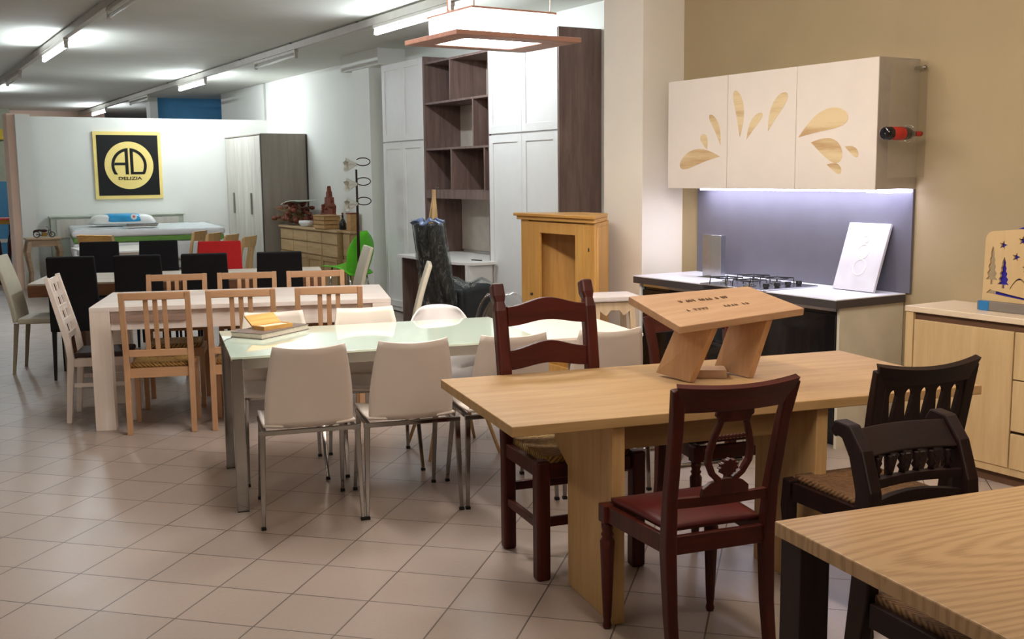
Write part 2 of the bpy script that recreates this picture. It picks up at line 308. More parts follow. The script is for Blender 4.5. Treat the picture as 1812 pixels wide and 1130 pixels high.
def thing(name, label, cat, loc=(0, 0, 0), rz=0, group=None):
    o = bpy.data.objects.new(name, None); C.objects.link(o); o.empty_display_size = .1
    o.location = loc; o.rotation_euler = (0, 0, rz); o['label'] = label; o['category'] = cat
    if group: o['group'] = group
    return o
def tag(o, label, cat, group=None, loc=None, rz=None):
    o['label'] = label; o['category'] = cat
    if group: o['group'] = group
    if loc: o.location = loc
    if rz is not None: o.rotation_euler = (0, 0, rz)
    return o
def struct(name, mb, m, **k):
    o = mb.build(name, m, **k); o['kind'] = 'structure'; return o
def dup(root, loc, rz, label, group=None):
    r = root.copy(); C.objects.link(r); r.location = loc; r.rotation_euler = (0, 0, rz); r['label'] = label
    if group: r['group'] = group
    for ch in list(root.children):
        c = ch.copy(); C.objects.link(c); c.parent = r
        for g in ch.children:
            d = g.copy(); C.objects.link(d); d.parent = c
    return r
R = math.radians
def M_xz(y0=0): # local XY -> world XZ, extrusion along -Y
    return Matrix(((1, 0, 0, 0), (0, 0, -1, y0), (0, 1, 0, 0), (0, 0, 0, 1)))
def M_yz(x0=0): # local (x,y) -> world (-Y... facing -X): x -> -Y, y -> Z, z -> -X
    return Matrix(((0, 0, -1, x0), (-1, 0, 0, 0), (0, 1, 0, 0), (0, 0, 0, 1)))

# ------------------------------------------------------------------ the setting
struct('floor', MB().bx(-5, 8, -4, 34, -.1, 0), 'floor')
struct('ceiling', MB().bx(-5, 8, -4, 34, 3.2, 3.35), 'ceiling')
struct('wall_right', MB().bx(5.42, 5.6, -4, 6.53, 0, 3.2), 'olive_wall')
struct('trim_1', MB().bx(5.03, 6.1, 6.53, 7.02, 0, 3.2), 'cream_wall')
struct('wall_recess', MB().bx(5.92, 6.1, 7.02, 17.96, 0, 3.2), 'white_wall')
struct('trim_2', MB().bx(5.6, 5.92, 12.9, 13.45, 0, 3.2), 'white_wall')
struct('trim_3', MB().bx(5.55, 5.92, 12.5, 13.7, 3.0, 3.2), 'white_wall')
struct('wall_back', MB().bx(2.2, 6.1, 17.96, 18.08, 0, 2.59), 'white_wall')
struct('trim_4', MB().bx(1.9, 2.2, 17.75, 18.3, 0, 2.62), 'peach_wall')
struct('trim_5', MB().bx(2.0, 2.2, 17.62, 17.96, 0, 2.6), 'white_wall')
struct('wall_behind_partition', MB().bx(5.92, 6.4, 18.08, 20.6, 0, 3.2), 'white_wall')
struct('wall_blue', MB().bx(5.02, 7.6, 22, 22.2, 0, 3.2), 'blue_wall')
struct('trim_6', MB().bx(4.9, 5.05, 21.9, 22.2, 0, 3.2), 'white_wall')
struct('wall_far', MB().bx(-5, 5, 27, 27.2, 0, 3.2), 'peach_wall')
struct('wall_far_left', MB().bx(-5, 2.9, 26.4, 26.6, 0, 3.2), 'greygreen')
struct('trim_7', MB().bx(-5, 2.8, 26.2, 26.4, 2.52, 2.74), 'yellow')
struct('wall_left', MB().bx(-5, -4.8, -4, 34, 0, 3.2), 'white_wall')
struct('wall_front', MB().bx(-5, 5.6, -4, -3.8, 0, 3.2), 'cream_wall')
bp = thing('partition_screen', 'blue painted low display panel behind the left end of the white partition', 'panel', (1.3, 19.7, 0))
MB().bx(-1.6, .8, -.04, .04, 0, 1.62).build('board', 'blue_wall', bp)
MB().bx(-1.6, .8, -.06, -.041, .62, .68).build('rail', 'white', bp)

# ------------------------------------------------------------------ ceiling tracks and tubes
for x, lab, y0, y1 in ((1.95, 'white metal lamp track on the ceiling near the upper left corner', 4, 27), (4.45, 'white metal lamp track on the ceiling running above the wall unit side', 4, 27)):
    t = thing('lamp_track', lab, 'track', (x, 0, 3.2))
    MB().bx(-.03, .03, y0, y1, -.09, -.02).build('rail', 'track', t)
    mb = MB()
    for k in range(int(y1-y0)//2): MB().bx(-.012, .012, y0+2*k+.5, y0+2*k+.53, -.02, 0).build('hanger', 'dark', t)
def tube(x, y, on, lab, L=1.5):
    t = thing('tube_lamp', lab, 'lamp', (x, y, 3.2), 0, 'fluorescent tubes on the ceiling tracks')
    MB().bx(-.025, .025, -L/2-.02, L/2+.02, -.125, -.092).build('batten', 'track', t, bevel=.004)
    for s in (-1, 1): MB().bx(-.02, .02, s*(L/2)-.012, s*(L/2)+.012, -.19, -.12).build('lamp_holder', 'track', t, bevel=.004)
    MB().tube([(0, -L/2+.012, -.165), (0, L/2-.012, -.165)], .016 if not on else .024, 12).build('glass_tube', 'tube' if on else 'tube_off', t, smooth=True)
    if on:
        for ang, kk in ((-48, .5), (48, .5), (-108, .13), (108, .13)):
            l = bpy.data.lights.new('tube_light', 'AREA'); l.shape = 'RECTANGLE'; l.size = .05; l.size_y = L; l.energy = on*kk; l.color = COOL
            o = bpy.data.objects.new('tube_light', l); C.objects.link(o); o.location = (x+(.028 if ang > 0 else -.028)*(-1), y, 3.2-.165); o.rotation_euler = (0, R(ang), 0)
tube(4.45, 9.25, 60, 'glowing tube lamp on the right track, partly behind the square pendant', 1.6)
tube(4.45, 13.1, 0, 'unlit tube lamp on the right track above the pale wardrobe side')
tube(4.45, 17.0, 70, 'glowing tube lamp on the right track in front of the blue wall')
tube(4.45, 20.7, 0, 'unlit tube lamp on the right track above the partition top')
tube(4.45, 24.6, 60, 'farthest glowing tube lamp on the right track, small and low')
tube(1.95, 9.3, 0, 'unlit tube lamp on the left track at the top edge')
tube(1.95, 13.2, 70, 'glowing tube lamp on the left track near the upper left corner', 1.6)
tube(1.95, 17.0, 0, 'unlit tube lamp on the left track at the far left edge')
tube(1.95, 20.6, 60, 'glowing tube lamp on the left track cut off by the left picture edge')

# ------------------------------------------------------------------ pendant
t = thing('pendant_lamp', 'square glowing glass pendant lamp with reddish wooden frames', 'lamp', (2.60, 4.87, 0), R(2))
mb = MB(); px, py = .76, .56
mb.bx(-.01, px, 0, .13, 2.335, 2.36); mb.bx(-.01, px, py-.10, py, 2.335, 2.36); mb.bx(-.01, .12, .13, py-.10, 2.335, 2.36); mb.bx(px-.16, px, .13, py-.10, 2.335, 2.36)
mb.build('lower_frame', 'pend_wood', t, bevel=.003)
MB().bx(.12, px-.16, .13, py-.10, 2.340, 2.352).build('bottom_glass', 'pend', t)
mb = MB()
for q in ((.12, .625, .06, .064), (.12, .625, .516, .52), (.12, .124, .064, .516), (.621, .625, .064, .516)): mb.bx(*q, 2.362, 2.478)
mb.build('glass_box', 'pend', t)
mb = MB()
for q in ((.11, .635, .05, .07), (.11, .635, .51, .53), (.11, .13, .07, .51), (.615, .635, .07, .51)): mb.bx(*q, 2.479, 2.489)
mb.build('upper_frame', 'pend_wood', t, bevel=.002)
for a, b, w_ in ((.12, .30, .008), (.60, .06, .002), (.13, .06, .002)):
    MB().bx(a-w_, a+w_, b-w_, b+w_, 2.489, 3.2).build('suspension_rod', 'pend_wood', t)
l = bpy.data.lights.new('pendant_up_light', 'AREA'); l.shape = 'RECTANGLE'; l.size = .4; l.size_y = .35; l.energy = 34; l.color = (1, .97, .93)
o = bpy.data.objects.new('pendant_up_light', l); C.objects.link(o); o.location = (2.98, 5.15, 2.40); o.rotation_euler = (PI, 0, 0)
l = bpy.data.lights.new('pendant_light', 'AREA'); l.shape = 'RECTANGLE'; l.size = .5; l.size_y = .3; l.energy = 14; l.color = (1, .93, .86)
o = bpy.data.objects.new('pendant_light', l); C.objects.link(o); o.location = (3.02, 5.15, 2.33)

# ------------------------------------------------------------------ kitchen
t = thing('wall_cabinet', 'ivory wall cabinet with drop shaped inlays over the hob', 'cabinet', (0, 0, 0))
MB().bx(5.09, 5.418, 4.385, 6.275, 1.535, 2.285).build('carcass', 'kit_white', t)
MB().bx(5.072, 5.417, 4.371, 4.384, 1.532, 2.29).build('side_panel', 'kit_grey', t)
ys = [4.371, 5.012, 5.645, 6.278]
drops = [(5.714, 1.748, 6.071, 1.699, .068), (5.849, 1.801, 5.886, 1.868, .039), (5.71, 1.824, 5.806, 2.004, .035), (5.521, 1.871, 5.565, 2.134, .049), (5.455, 1.854, 5.337, 1.992, .036), (5.257, 1.902, 5.126, 2.091, .053), (4.987, 1.853, 4.663, 1.945, .077), (4.881, 1.818, 4.700, 1.745, .075), (4.609, 1.786, 4.529, 1.741, .027), (4.747, 1.681, 4.661, 1.646, .031)]
def teardrop(ty, tz, cy, cz, r, n=28):
    dx, dz = cy-ty, cz-tz; L = math.hypot(dx, dz); ux, uz = dx/L, dz/L; out = []
    tot = L+r
    for k in range(n):
        a = 2*PI*k/n; s_ = (1-math.cos(a))/2; wd = r*math.sin(a)*math.sin(a/2)**1.1*1.12
        bend = .10*L*math.sin(PI*s_)*(1 if dx > 0 else -1)
        out.append((ty+ux*s_*tot-uz*(wd+bend), tz+uz*s_*tot+ux*(wd+bend)))
    return out
for i in range(3):
    a, b = ys[i], ys[i+1]
    d = MB().bx(5.068, 5.088, a+.002, b-.002, 1.53, 2.29).build('door', 'kit_white', t, bevel=.002)
    for q in drops:
        if a < q[2] < b:
            pl = teardrop(*q); MB().prism([(-y, z) for y, z in pl], 0, .0015, M_yz(5.068)).build('inlay', 'inlay', d)
tag(MB().bx(5.399, 5.418, 4.37, 6.33, .902, 1.529).build('backsplash', 'splash'), 'lavender grey backsplash panel behind the hob', 'backsplash')
ls = tag(MB().bx(5.33, 5.36, 4.55, 6.22, 1.512, 1.5295).bx(5.20, 5.39, 4.375, 4.549, 1.508, 1.5295).build('led_strip', 'led'), 'glowing white light strip under the ivory wall cabinet', 'light strip')
area('led_light', (5.30, 5.3, 1.512), (0, 0, 0), .05, 1.8, 11, (.84, .86, 1))
t = thing('base_cabinet', 'gloss black fronted kitchen base cabinet with a pale carcass', 'cabinet')
MB().bx(4.86, 5.41, 4.42, 4.44, .0, .844).build('side_panel', 'base_side', t)
MB().bx(4.84, 5.41, 6.29, 6.31, .0, .844).build('side_panel', 'white', t)
MB().bx(4.87, 5.40, 4.441, 6.289, .10, .843).build('carcass', 'base_black', t)
for i in range(3): 
    d = MB().bx(4.848, 4.868, 4.444+i*.615, 4.444+i*.615+.61, .10, .80).build('door', 'base_black', t, bevel=.002)
MB().bx(4.85, 4.868, 4.444, 6.289, .822, .84).build('grip_rail', 'steel', t)
MB().bx(4.92, 5.38, 4.46, 6.28, 0, .098).build('plinth', 'base_black', t)
t = thing('worktop', 'white kitchen worktop with a dark grey front edge', 'worktop')
MB().bx(4.801, 5.398, 4.396, 6.339, .893, .90).build('top', 'counter', t, bevel=.001)
MB().bx(4.803, 5.398, 4.398, 6.337, .846, .8929).build('edge_band', 'counter_edge', t)
t = thing('gas_hob', 'stainless steel gas hob with black grates and four knobs', 'hob', (4.76, 4.97, .90))
MB().bx(0, .50, 0, .58, .001, .010).build('plate', 'steel', t, bevel=.003)
for i, (a, b) in enumerate(((.13, .24), (.13, .46), (.37, .24), (.37, .46))):
    bn = MB().lathe([(.045, .011), (.045, .016), (.03, .018), (.03, .028), (.0, .03)], 20, Matrix.Translation((a, b, 0))).build('burner', 'steel', t, smooth=False)
    g = MB()
    for k in range(4):
        an = PI/4+k*PI/2; c_, s_ = math.cos(an), math.sin(an)
        g.chain([(a+c_*.11, b+s_*.11, .011), (a+c_*.105, b+s_*.105, .05), (a+c_*.02, b+s_*.02, .052)], (.008, .008), (-s_, c_, 0))
    g.tube([(a+.075*math.cos(2*PI*k/20), b+.075*math.sin(2*PI*k/20), .047) for k in range(20)], .004, 6, True)
    g.build('grate', 'iron', t)
for k in range(4): MB().lathe([(.016, .0105), (.016, .02), (.021, .022), (.019, .042), (0, .043)], 18, Matrix.Translation((.10+.095*k, .06, 0))).build('knob', 'iron', t)
t = thing('card_stand', 'upright mirrored steel leaflet stand behind the hob', 'stand', (5.19, 5.88, .90), R(8))
MB().bx(-.01, .01, .012, .115, .001, .30).build('plate', 'steel', t, bevel=.002); MB().bx(-.04, .012, -.08, .01, .001, .30).build('plate', 'steel', t, bevel=.002)
MB().bx(-.08, .03, -.08, .115, .0, .0009).build('foot', 'steel', t)
t = thing('tile_sample', 'white square edged panel leaning on the backsplash at the worktop end', 'panel')
Mt = Matrix.Translation((5.235, 4.66, .9065)) @ Matrix.Rotation(R(19), 4, 'Y') 
MB().bx(0, .02, -.155, .17, 0.0, .435, Mt).build('board', 'sample_white', t, bevel=.003)
rn = [(-.03*math.cos(2*PI*k/24), .25+.06*math.sin(2*PI*k/24)) for k in range(24)]
mb = MB(); 
for cz, rr in ((.33, .022), (.25, .045), (.15, .05)): mb.tube([Mt @ Vector((-.001, rr*math.cos(2*PI*k/20), cz+rr*math.sin(2*PI*k/20))) for k in range(20)], .0018, 6, True)
mb.build('embossed_pattern', 'shell', t)
t = thing('bottle_holder', 'clear acrylic bottle holder on the side of the wall cabinet', 'holder', (0, 0, 0))
MB().bx(5.085, 5.40, 4.30, 4.304, 1.60, 2.27).build('plate', 'acrylic', t)
for z in (2.235,): 
    for x in (5.39,): MB().lathe([(.012, 0), (.012, .068), (.008, .075)], 14, Matrix.Translation((x-.01, 4.37, z)) @ Matrix.Rotation(PI/2, 4, 'X')).build('stud', 'chrome', t, smooth=True)
mb = MB().tube([(5.19+0, 4.25+.047*math.cos(a), 1.85+.047*math.sin(a)) for a in [2*PI*k/24 for k in range(24)]], .004, 8, True)
mb.bx(5.187, 5.193, 4.297, 4.37, 1.846, 1.854); mb.build('ring', 'acrylic', t)
t = thing('wine_bottle', 'dark wine bottle with a red label lying on its side by the wall cabinet', 'bottle', (4.985, 4.25, 1.85))
My = Matrix.Rotation(PI/2, 4, 'Y')
MB().lathe([(0, .012), (.03, .0), (.037, .006), (.037, .185), (.030, .215), (.014, .245), (.0135, .31), (0, .312)], 28, My).build('glass', 'bottle', t, smooth=True)
MB().lathe([(.0374, .055), (.0378, .056), (.0378, .15), (.0374, .151)], 28, My).build('label', 'label_red', t, smooth=True)
MB().lathe([(.0142, .262), (.0145, .263), (.0145, .313), (0, .3135)], 20, My).build('capsule', 'label_red', t, smooth=True)

# ------------------------------------------------------------------ oak sideboard with cut-out night light
t = thing('sideboard', 'bleached oak sideboard against the olive wall', 'sideboard')
mb = MB(); mb.bx(5.0, 5.415, 4.015, 4.065, 0, .855); mb.bx(5.0, 5.415, 2.3, 2.35, 0, .855); mb.bx(5.01, 5.41, 2.35, 4.015, .06, .10); mb.bx(5.33, 5.41, 2.35, 4.015, .1, .855)
mb.build('carcass', 'side_oak', t, bevel=.002)
MB().bx(4.995, 5.418, 2.295, 4.07, .856, .888).build('top', 'side_top', t, bevel=.003)
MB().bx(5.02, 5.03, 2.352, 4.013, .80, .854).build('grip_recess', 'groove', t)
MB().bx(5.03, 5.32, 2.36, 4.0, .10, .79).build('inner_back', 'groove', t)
MB().bx(5.004, 5.02, 3.395, 4.010, .10, .815).build('door', 'side_oak', t, bevel=.003)
MB().bx(5.004, 5.02, 2.355, 2.80, .10, .815).build('door', 'side_oak', t, bevel=.003)
for a, b in ((.57, .815), (.30, .564), (.10, .285)): MB().bx(5.004, 5.02, 2.81, 3.388, a, b).build('drawer', 'side_oak', t, bevel=.003)
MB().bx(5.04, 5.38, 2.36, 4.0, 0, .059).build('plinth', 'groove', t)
t = thing('night_light', 'pale wooden lamp board with cut-out stars, fir trees and hills on the sideboard', 'lamp', (5.18, 3.48, .889))
t.scale = (1.12, 1.12, 1.12)
# local outline: x along -Y of the room, y up
def rr_outline():
    o_ = []
    for k in range(7): a = PI-k*PI/12; o_.append((-.20+.045+.045*math.cos(a)-.0, .335+.045*math.sin(a)))
    o_ += [(-.05, .39), (.05, .397), (.14, .388)]
    for k in range(7): a = PI/2-k*PI/12; o_.append((.155+.045*math.cos(a), .335+.045*math.sin(a)))
    return o_+[(.205, .045), (-.205, .045)]
def star(cx, cy, r, ph=.2):
    return [(cx+(r if k % 2 == 0 else r*.4)*math.sin(ph+k*PI/5), cy+(r if k % 2 == 0 else r*.4)*math.cos(ph+k*PI/5)) for k in range(10)]
def fir(cx, y0, w, h, n=5):
    L = [(cx-w*.1, y0), (cx-w*.1, y0+h*.12)]; Rr = []
    for k in range(n):
        z = y0+h*(.12+.88*k/n); ww = w/2*(1-k/n*.86); L += [(cx-ww, z), (cx-ww*.6, z+h*.08)]; Rr += [(cx+ww, z), (cx+ww*.6, z+h*.08)]
    L.append((cx, y0+h)); r2 = []
    for k in range(n)[::-1]:
        z = y0+h*(.12+.88*k/n); ww = w/2*(1-k/n*.86); r2 += [(cx+ww*.6, z+h*.08), (cx+ww, z)]
    return L+r2+[(cx+w*.1, y0+h*.12), (cx+w*.1, y0)]
cuts = [star(-.105, .315, .023), star(-.005, .34, .024, .1), star(-.035, .262, .023), star(.02, .212, .025, 0), star(.085, .315, .024), star(.08, .25, .022, .3), star(.15, .28, .022), star(.14, .345, .018), fir(-.158, .125, .062, .185), fir(-.096, .11, .062, .15)]
cuts += [[(-.185, .083), (-.165, .10), (-.05, .082), (.10, .062), (.19, .060), (.19, .052), (.08, .055), (-.06, .07)]]
hill = []; hb = []
for k in range(25):
    x_ = -.06+.24*k/24; y_ = .11+.05*abs(math.sin(k/24*PI*2.5)); hill.append((x_, y_+.004)); hb.append((x_, y_-.004))
cuts.append(hill+hb[::-1])
MB().mesh(flat([rr_outline()]+cuts, .012), M_yz(0)).build('front_board', 'board', t)
MB().prism([(-.142, .045), (.20, .045), (.20, .365), (-.142, .365)], -.016, -.008, M_yz(0)).build('blue_backing', 'blue_ac', t)
mb = MB().bx(-.03, .025, -.215, .215, 0, .044); mb.build('base_strip', 'strip_grey', t, bevel=.002)
MB().bx(-.0315, .0265, .15, .205, -.0, .0445).build('base_block', 'strip_blue', t)
MB().prism([(-.03, .396), (.2, .389), (.2, .397), (.0, .404)], -.008, .008, M_yz(0)).build('blue_top_edge', 'blue_ac', t)

# ------------------------------------------------------------------ tall wall unit
t = thing('wall_unit', 'tall wall unit with panelled white doors, brown open shelves and a desk', 'wall unit')
X0, X1 = 5.45, 5.915
def pdoor(y0, y1, z0, z1, par):
    d = MB().bx(X0+.004, X0+.02, y0, y1, z0, z1).build('door', 'unit_white', par)
    f = MB(); w_ = .075
    f.bx(X0-.006, X0+.004, y0, y0+w_, z0, z1); f.bx(X0-.006, X0+.004, y1-w_, y1, z0, z1); f.bx(X0-.006, X0+.004, y0+w_, y1-w_, z0, z0+w_); f.bx(X0-.006, X0+.004, y0+w_, y1-w_, z1-w_, z1)
    f.build('frame', 'unit_white', d, bevel=.002)
for y0, y1 in ((11.05, 12.17), (8.30, 9.58)):
    MB().bx(X0+.022, X1, y0+.021, y1-.001, .02, 2.95).build('carcass', 'unit_white', t)
    MB().bx(X0+.0, X1, y0, y0+.02, .02, 2.95).build('side_panel', 'unit_brown', t)
    ym = (y0+.022+y1)/2
    for a, b in ((y0+.022, ym-.002), (ym+.002, y1-.002)):
        pdoor(a, b, .08, 2.030, t); pdoor(a, b, 2.046, 2.945, t)
    MB().bx(X0+.03, X1, y0, y1, 0, .02).build('plinth', 'dark', t)
mb = MB(); ya, yb = 9.582, 11.048
mb.bx(X0, X1, yb-.02, yb, 0, 2.90); mb.bx(X0, X1, ya, ya+.02, 0, 2.90)
for z in (2.88, 2.44, 1.94, 1.485): mb.bx(X0+.005, X1-.02, ya+.02, yb-.02, z-.022, z)
mb.bx(X0+.002, X1-.02, ya+.02, yb-.02, 1.39, 1.462)
for y, z0, z1 in ((10.43, 2.441, 2.857), (9.93, 1.941, 2.417), (10.43, 1.486, 1.917), (9.70, 1.486, 1.917)): mb.bx(X0+.006, X1-.02, y-.012, y+.012, z0, z1)
mb.build('shelving', 'unit_brown', t)
MB().bx(X1-.018, X1, ya+.02, yb-.02, .8, 2.86).build('back_panel', 'back_white', t)
# desk
poly = [(5.905, yb-.022), (5.07, yb-.022), (5.07, 9.62), (5.17, 9.44), (5.438, 9.44), (5.438, 9.60), (5.905, 9.61)]
MB().prism(poly, .745, .775).build('desk_top', 'desk', t, bevel=.003)
MB().bx(5.12, 5.42, 9.50, 9.53, 0, .744).build('desk_leg', 'unit_white', t)
MB().bx(5.12, 5.46, yb-.06, yb-.03, 0, .744).build('desk_leg', 'unit_brown', t)
MB().bx(5.62, 5.66, 9.62, 11.0, .3, .744).build('modesty_panel', 'unit_brown', t)
tag(MB().ball((0, 0, .022), .022, n=14).build('glass_ball', 'acrylic', smooth=True), 'small glass ball on the lowest brown shelf', 'ball', loc=(5.5, 10.86, 1.486))
tag(MB().tube([(0, 0, .005), (.05, -.13, .005)], .005, 8).build('pen', 'black_leg', smooth=True), 'black pen lying on the white desk', 'pen', loc=(5.30, 9.72, .776))

# ------------------------------------------------------------------ honey pine cabinet and stool
t = thing('pine_cabinet', 'honey pine cabinet with an open door frame and moulded top', 'cabinet', (4.52, 6.43, 0))
W_, D_, H_ = 1.02, .36, 1.285
def cant(x0, x1, e, z0, z1, mb=None):
    # plan with 45 degree canted sides; e widens it
    mb = mb or MB(); return mb.prism([(x0, -e), (x0, W_+e), (x0+.02, W_+e), (x1, W_+e-(x1-x0)+.02), (x1, -e+(x1-x0)-.02), (x0+.02, -e)], z0, z1)
cant(.02, D_, -.002, 0, .06).build('base', 'pine', t)
cant(.02, D_, -.002, H_-.03, H_).build('top_board', 'pine', t)
for sgn in (0, 1):
    a = (lambda y: y) if sgn == 0 else (lambda y: W_-y)
    MB().prism([(.021, a(0)), (.04, a(0)), (D_, a(D_-.04)), (D_, a(D_-.02)), (.021, a(.03))], .061, H_-.031).build('side_panel', 'pine', t)
    MB().prism([(0, a(0)), (.0205, a(0)), (.0205, a(.12)), (0, a(.12))], .0, H_).build('corner_post', 'pine', t, bevel=.003)
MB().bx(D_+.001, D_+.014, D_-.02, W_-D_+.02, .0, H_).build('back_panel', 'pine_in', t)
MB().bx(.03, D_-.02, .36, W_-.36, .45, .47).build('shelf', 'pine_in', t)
mb = MB(); y0, y1, z0, z1 = .122, W_-.122, .03, H_-.012
mb.bx(-.004, .018, y0, y0+.12, z0, z1); mb.bx(-.004, .018, y1-.16, y1, z0, z1); mb.bx(-.004, .018, y0+.12, y1-.16, z1-.085, z1); mb.bx(-.004, .018, y0+.12, y1-.16, z0, z0+.14)
d = mb.build('door_frame', 'pine', t, bevel=.003)
MB().ball((-.012, y1-.05, .70), .012).build('door_knob', 'dark', d, smooth=True)
MB().ball((-.002, .07, 1.09), .008, (.4, 1, 2)).build('keyhole', 'dark', t, smooth=True)
mb = MB(); cant(-.045, D_+.01, .05, H_+.03, H_+.055, mb); cant(-.025, D_, .03, H_+.0005, H_+.0295, mb); mb.build('cornice', 'pine_x', t, bevel=.005)
t = thing('wooden_stool', 'raw wood stool with a whitewashed seat beside the pine cabinet', 'stool', (4.30, 5.93, 0), R(-20))
t.scale = (1, 1, 1.065)
MB().bx(-.17, .17, -.145, .145, .745, .78).build('seat', 'raw_top', t, bevel=.008)
for a in (-1, 1):
    for b in (-1, 1): MB().bar((a*.17, b*.145, 0), (a*.115, b*.10, .744), .034, .034).build('leg', 'raw', t)
for b in (-1, 1):
    MB().prism([(-.11, .74), (-.11, .69), (-.06, .655), (-.03, .69), (.03, .69), (.06, .655), (.11, .69), (.11, .74)], -.009, .009, M_xz(b*.113)).build('apron', 'raw', t)
    MB().bx(-.14, .14, b*.12-.012, b*.12+.012, .30, .33).build('stretcher', 'raw', t)
for a in (-1, 1): MB().bx(a*.125-.012, a*.125+.012, -.1, .1, .665, .74).build('apron', 'raw', t)

# ------------------------------------------------------------------ wrapped armchair and easel under the shelves
t = thing('wrapped_armchair', 'black armchair wrapped in shiny clear plastic in front of the desk', 'armchair', (4.70, 9.05, 0), R(-58))
def chan(x, r=.088):
    return [(x, -.12-.0*z, z) for z in (.5, .6, .8, 1.0, 1.15)]
for x in (-.072, .072): MB().tube([(x, -.20-.035*k, .50+.14*k) for k in range(6)], [.085, .082, .08, .076, .074, .07], 20).build('back_roll', 'wrapdark', t, smooth=True)
MB().bx(-.24, .24, -.16, .44, .02, .60).build('seat_block', 'wrapdark', t, bevel=.05, seg=4)
MB().bx(-.17, .17, -.22, -.12, .02, .6).build('back_block', 'wrapdark', t, bevel=.04, seg=3)
def wrapfn(u, v):
    a = u*2*PI; z = .45+.78*v; r = 1+.05*math.sin(9*a+6*v)+.04*math.sin(23*a-11*v)
    return ((.175-.015*v)*r*math.cos(a), -.20-.035*(z-.5)/.14+.10*r*math.sin(a), z+.02*math.sin(7*a)*v)
MB().sheet(wrapfn, 56, 18, .002).build('plastic_wrap', 'film', t, smooth=True)
def wrap2(u, v):
    return (-.27+.54*u, -.15+.64*v, .63+.025*math.sin(11*u+7*v)+.02*math.sin(23*v)-.10*max(0, v-.75)*4*.5)
MB().sheet(wrap2, 24, 24, .002).build('plastic_sheet', 'film', t, smooth=True)
def mouth(u, v):
    a = u*2*PI; r = 1+.12*math.sin(7*a)+.06*math.sin(17*a)
    return ((.16*(1-.55*v))*r*math.cos(a), -.38+.09*(1-.5*v)*r*math.sin(a), 1.215+.02*math.sin(5*a)+.03*v)
MB().sheet(mouth, 48, 4, .003).build('gathered_film', 'film_blue', t, smooth=True)
t = thing('easel', 'light wood folded easel behind the plastic wrapped armchair', 'easel', (4.95, 9.85, 0))
for a in ((-.14, .26, 0), (-.16, -.22, 0), (.12, .02, 0)): MB().bar(a, (0, 0, 1.42), .035, .022).build('leg', 'klis', t)
MB().bar((0, 0, 1.38), (0, 0, 1.50), .03, .03).build('top_block', 'klis', t)

# ------------------------------------------------------------------ slab table, bench on top, near table
A = R(-12)
t = thing('oak_slab_table', 'golden oak slab table carrying the small tilted bench', 'table', (1.855, 3.13, 0), A)
MB().bx(0, 2.0, 0, .945, .742, .78).build('tabletop', 'oak', t, bevel=.003)
for x in (.385, 1.24):
    MB().prism([(.02, 0), (.455, 0), (.455, .49), (.60, .56), (.60, .741), (.02, .741)], 0, .05, Matrix(((0, 0, 1, x), (1, 0, 0, .0), (0, 1, 0, 0), (0, 0, 0, 1)))).build('leg_panel', 'oak_z', t, bevel=.003)
MB().bx(.436, 1.239, .22, .25, .60, .735).build('crossbeam', 'oak', t, bevel=.003)
# bench
t = thing('display_bench', 'small tilted wooden bench with burnt lettering standing on the golden oak table', 'bench')
B = [Vector(q) for q in ((2.70, 3.26, 1.045), (3.31, 3.20, 1.08), (3.30, 3.525, 1.145), (2.72, 3.62, 1.13))]
up = ((B[1]-B[0]).cross(B[3]-B[0])).normalized()
mb = MB(); mb.hexa([b-up*.032 for b in B]+B); mb.build('top', 'elm', t, bevel=.003)
def onB(u, v): return B[0]*(1-u)*(1-v)+B[1]*u*(1-v)+B[2]*u*v+B[3]*(1-u)*v
for f0, fb in (((2.875, 3.405), .0), ((3.145, 3.345), .27)):
    u = (f0[0]-2.70)/.61; base0 = Vector((f0[0]-.005, f0[1], .782)); base1 = Vector((f0[0]-.02, f0[1]+.20, .795))
    tf = onB(u+.02, .10)-up*.033; tb = onB(u+.02, .66)-up*.033; dx = Vector((.028, -.005, 0))
    mb = MB(); mb.hexa([base0, base0+dx, base1+dx, base1, tf, tf+dx, tb+dx, tb]); mb.build('leg_panel', 'elm_z', t, bevel=.002)
mb = MB(); p0, p1 = onB(.30, .45)-up*.034, onB(.78, .45)-up*.034; mb.bar(p0-up*.02, p1-up*.02, .03, .03, x=(0, 0, 1)); mb.build('rail', 'elm', t)
mb = MB()
for row, (v, n, u0, u1) in enumerate(((.68, 15, .28, .68), (.40, 20, .22, .82))):
    for k in range(n):
        u = u0+(u1-u0)*k/n; ph = random.random()*6
        if random.random() < .15: continue
        if row == 1 and random.random() < .35: continue
        pts = [onB(u+.018*q/5, v+.035*math.sin(ph+q*1.6)) + up*.0008 for q in range(6)]
        mb.tube(pts, .0011 if row else .0018, 5)
mb.build('burnt_lettering', 'burn', t)
tag(MB().bx(-.075, .075, -.055, .055, 0, .035).build('wood_block', 'elm', bevel=.002), 'small wood block between the feet of the tilted bench', 'block', loc=(3.035, 3.48, .7805), rz=R(-35))
t = thing('oak_corner_table', 'figured oak table cut off by the lower right corner', 'table', (1.885, 1.905, 0), R(-10))
MB().bx(.0, 1.8, -1.0, 0, .742, .78).build('tabletop', 'oak_fig', t, bevel=.004)
for x, y in ((.05, -.06), (.05, -.94), (1.74, -.94), (1.74, -.06)): MB().bx(x-.042, x+.042, y-.042, y+.042, 0, .741).build('leg', 'wenge', t, bevel=.003)

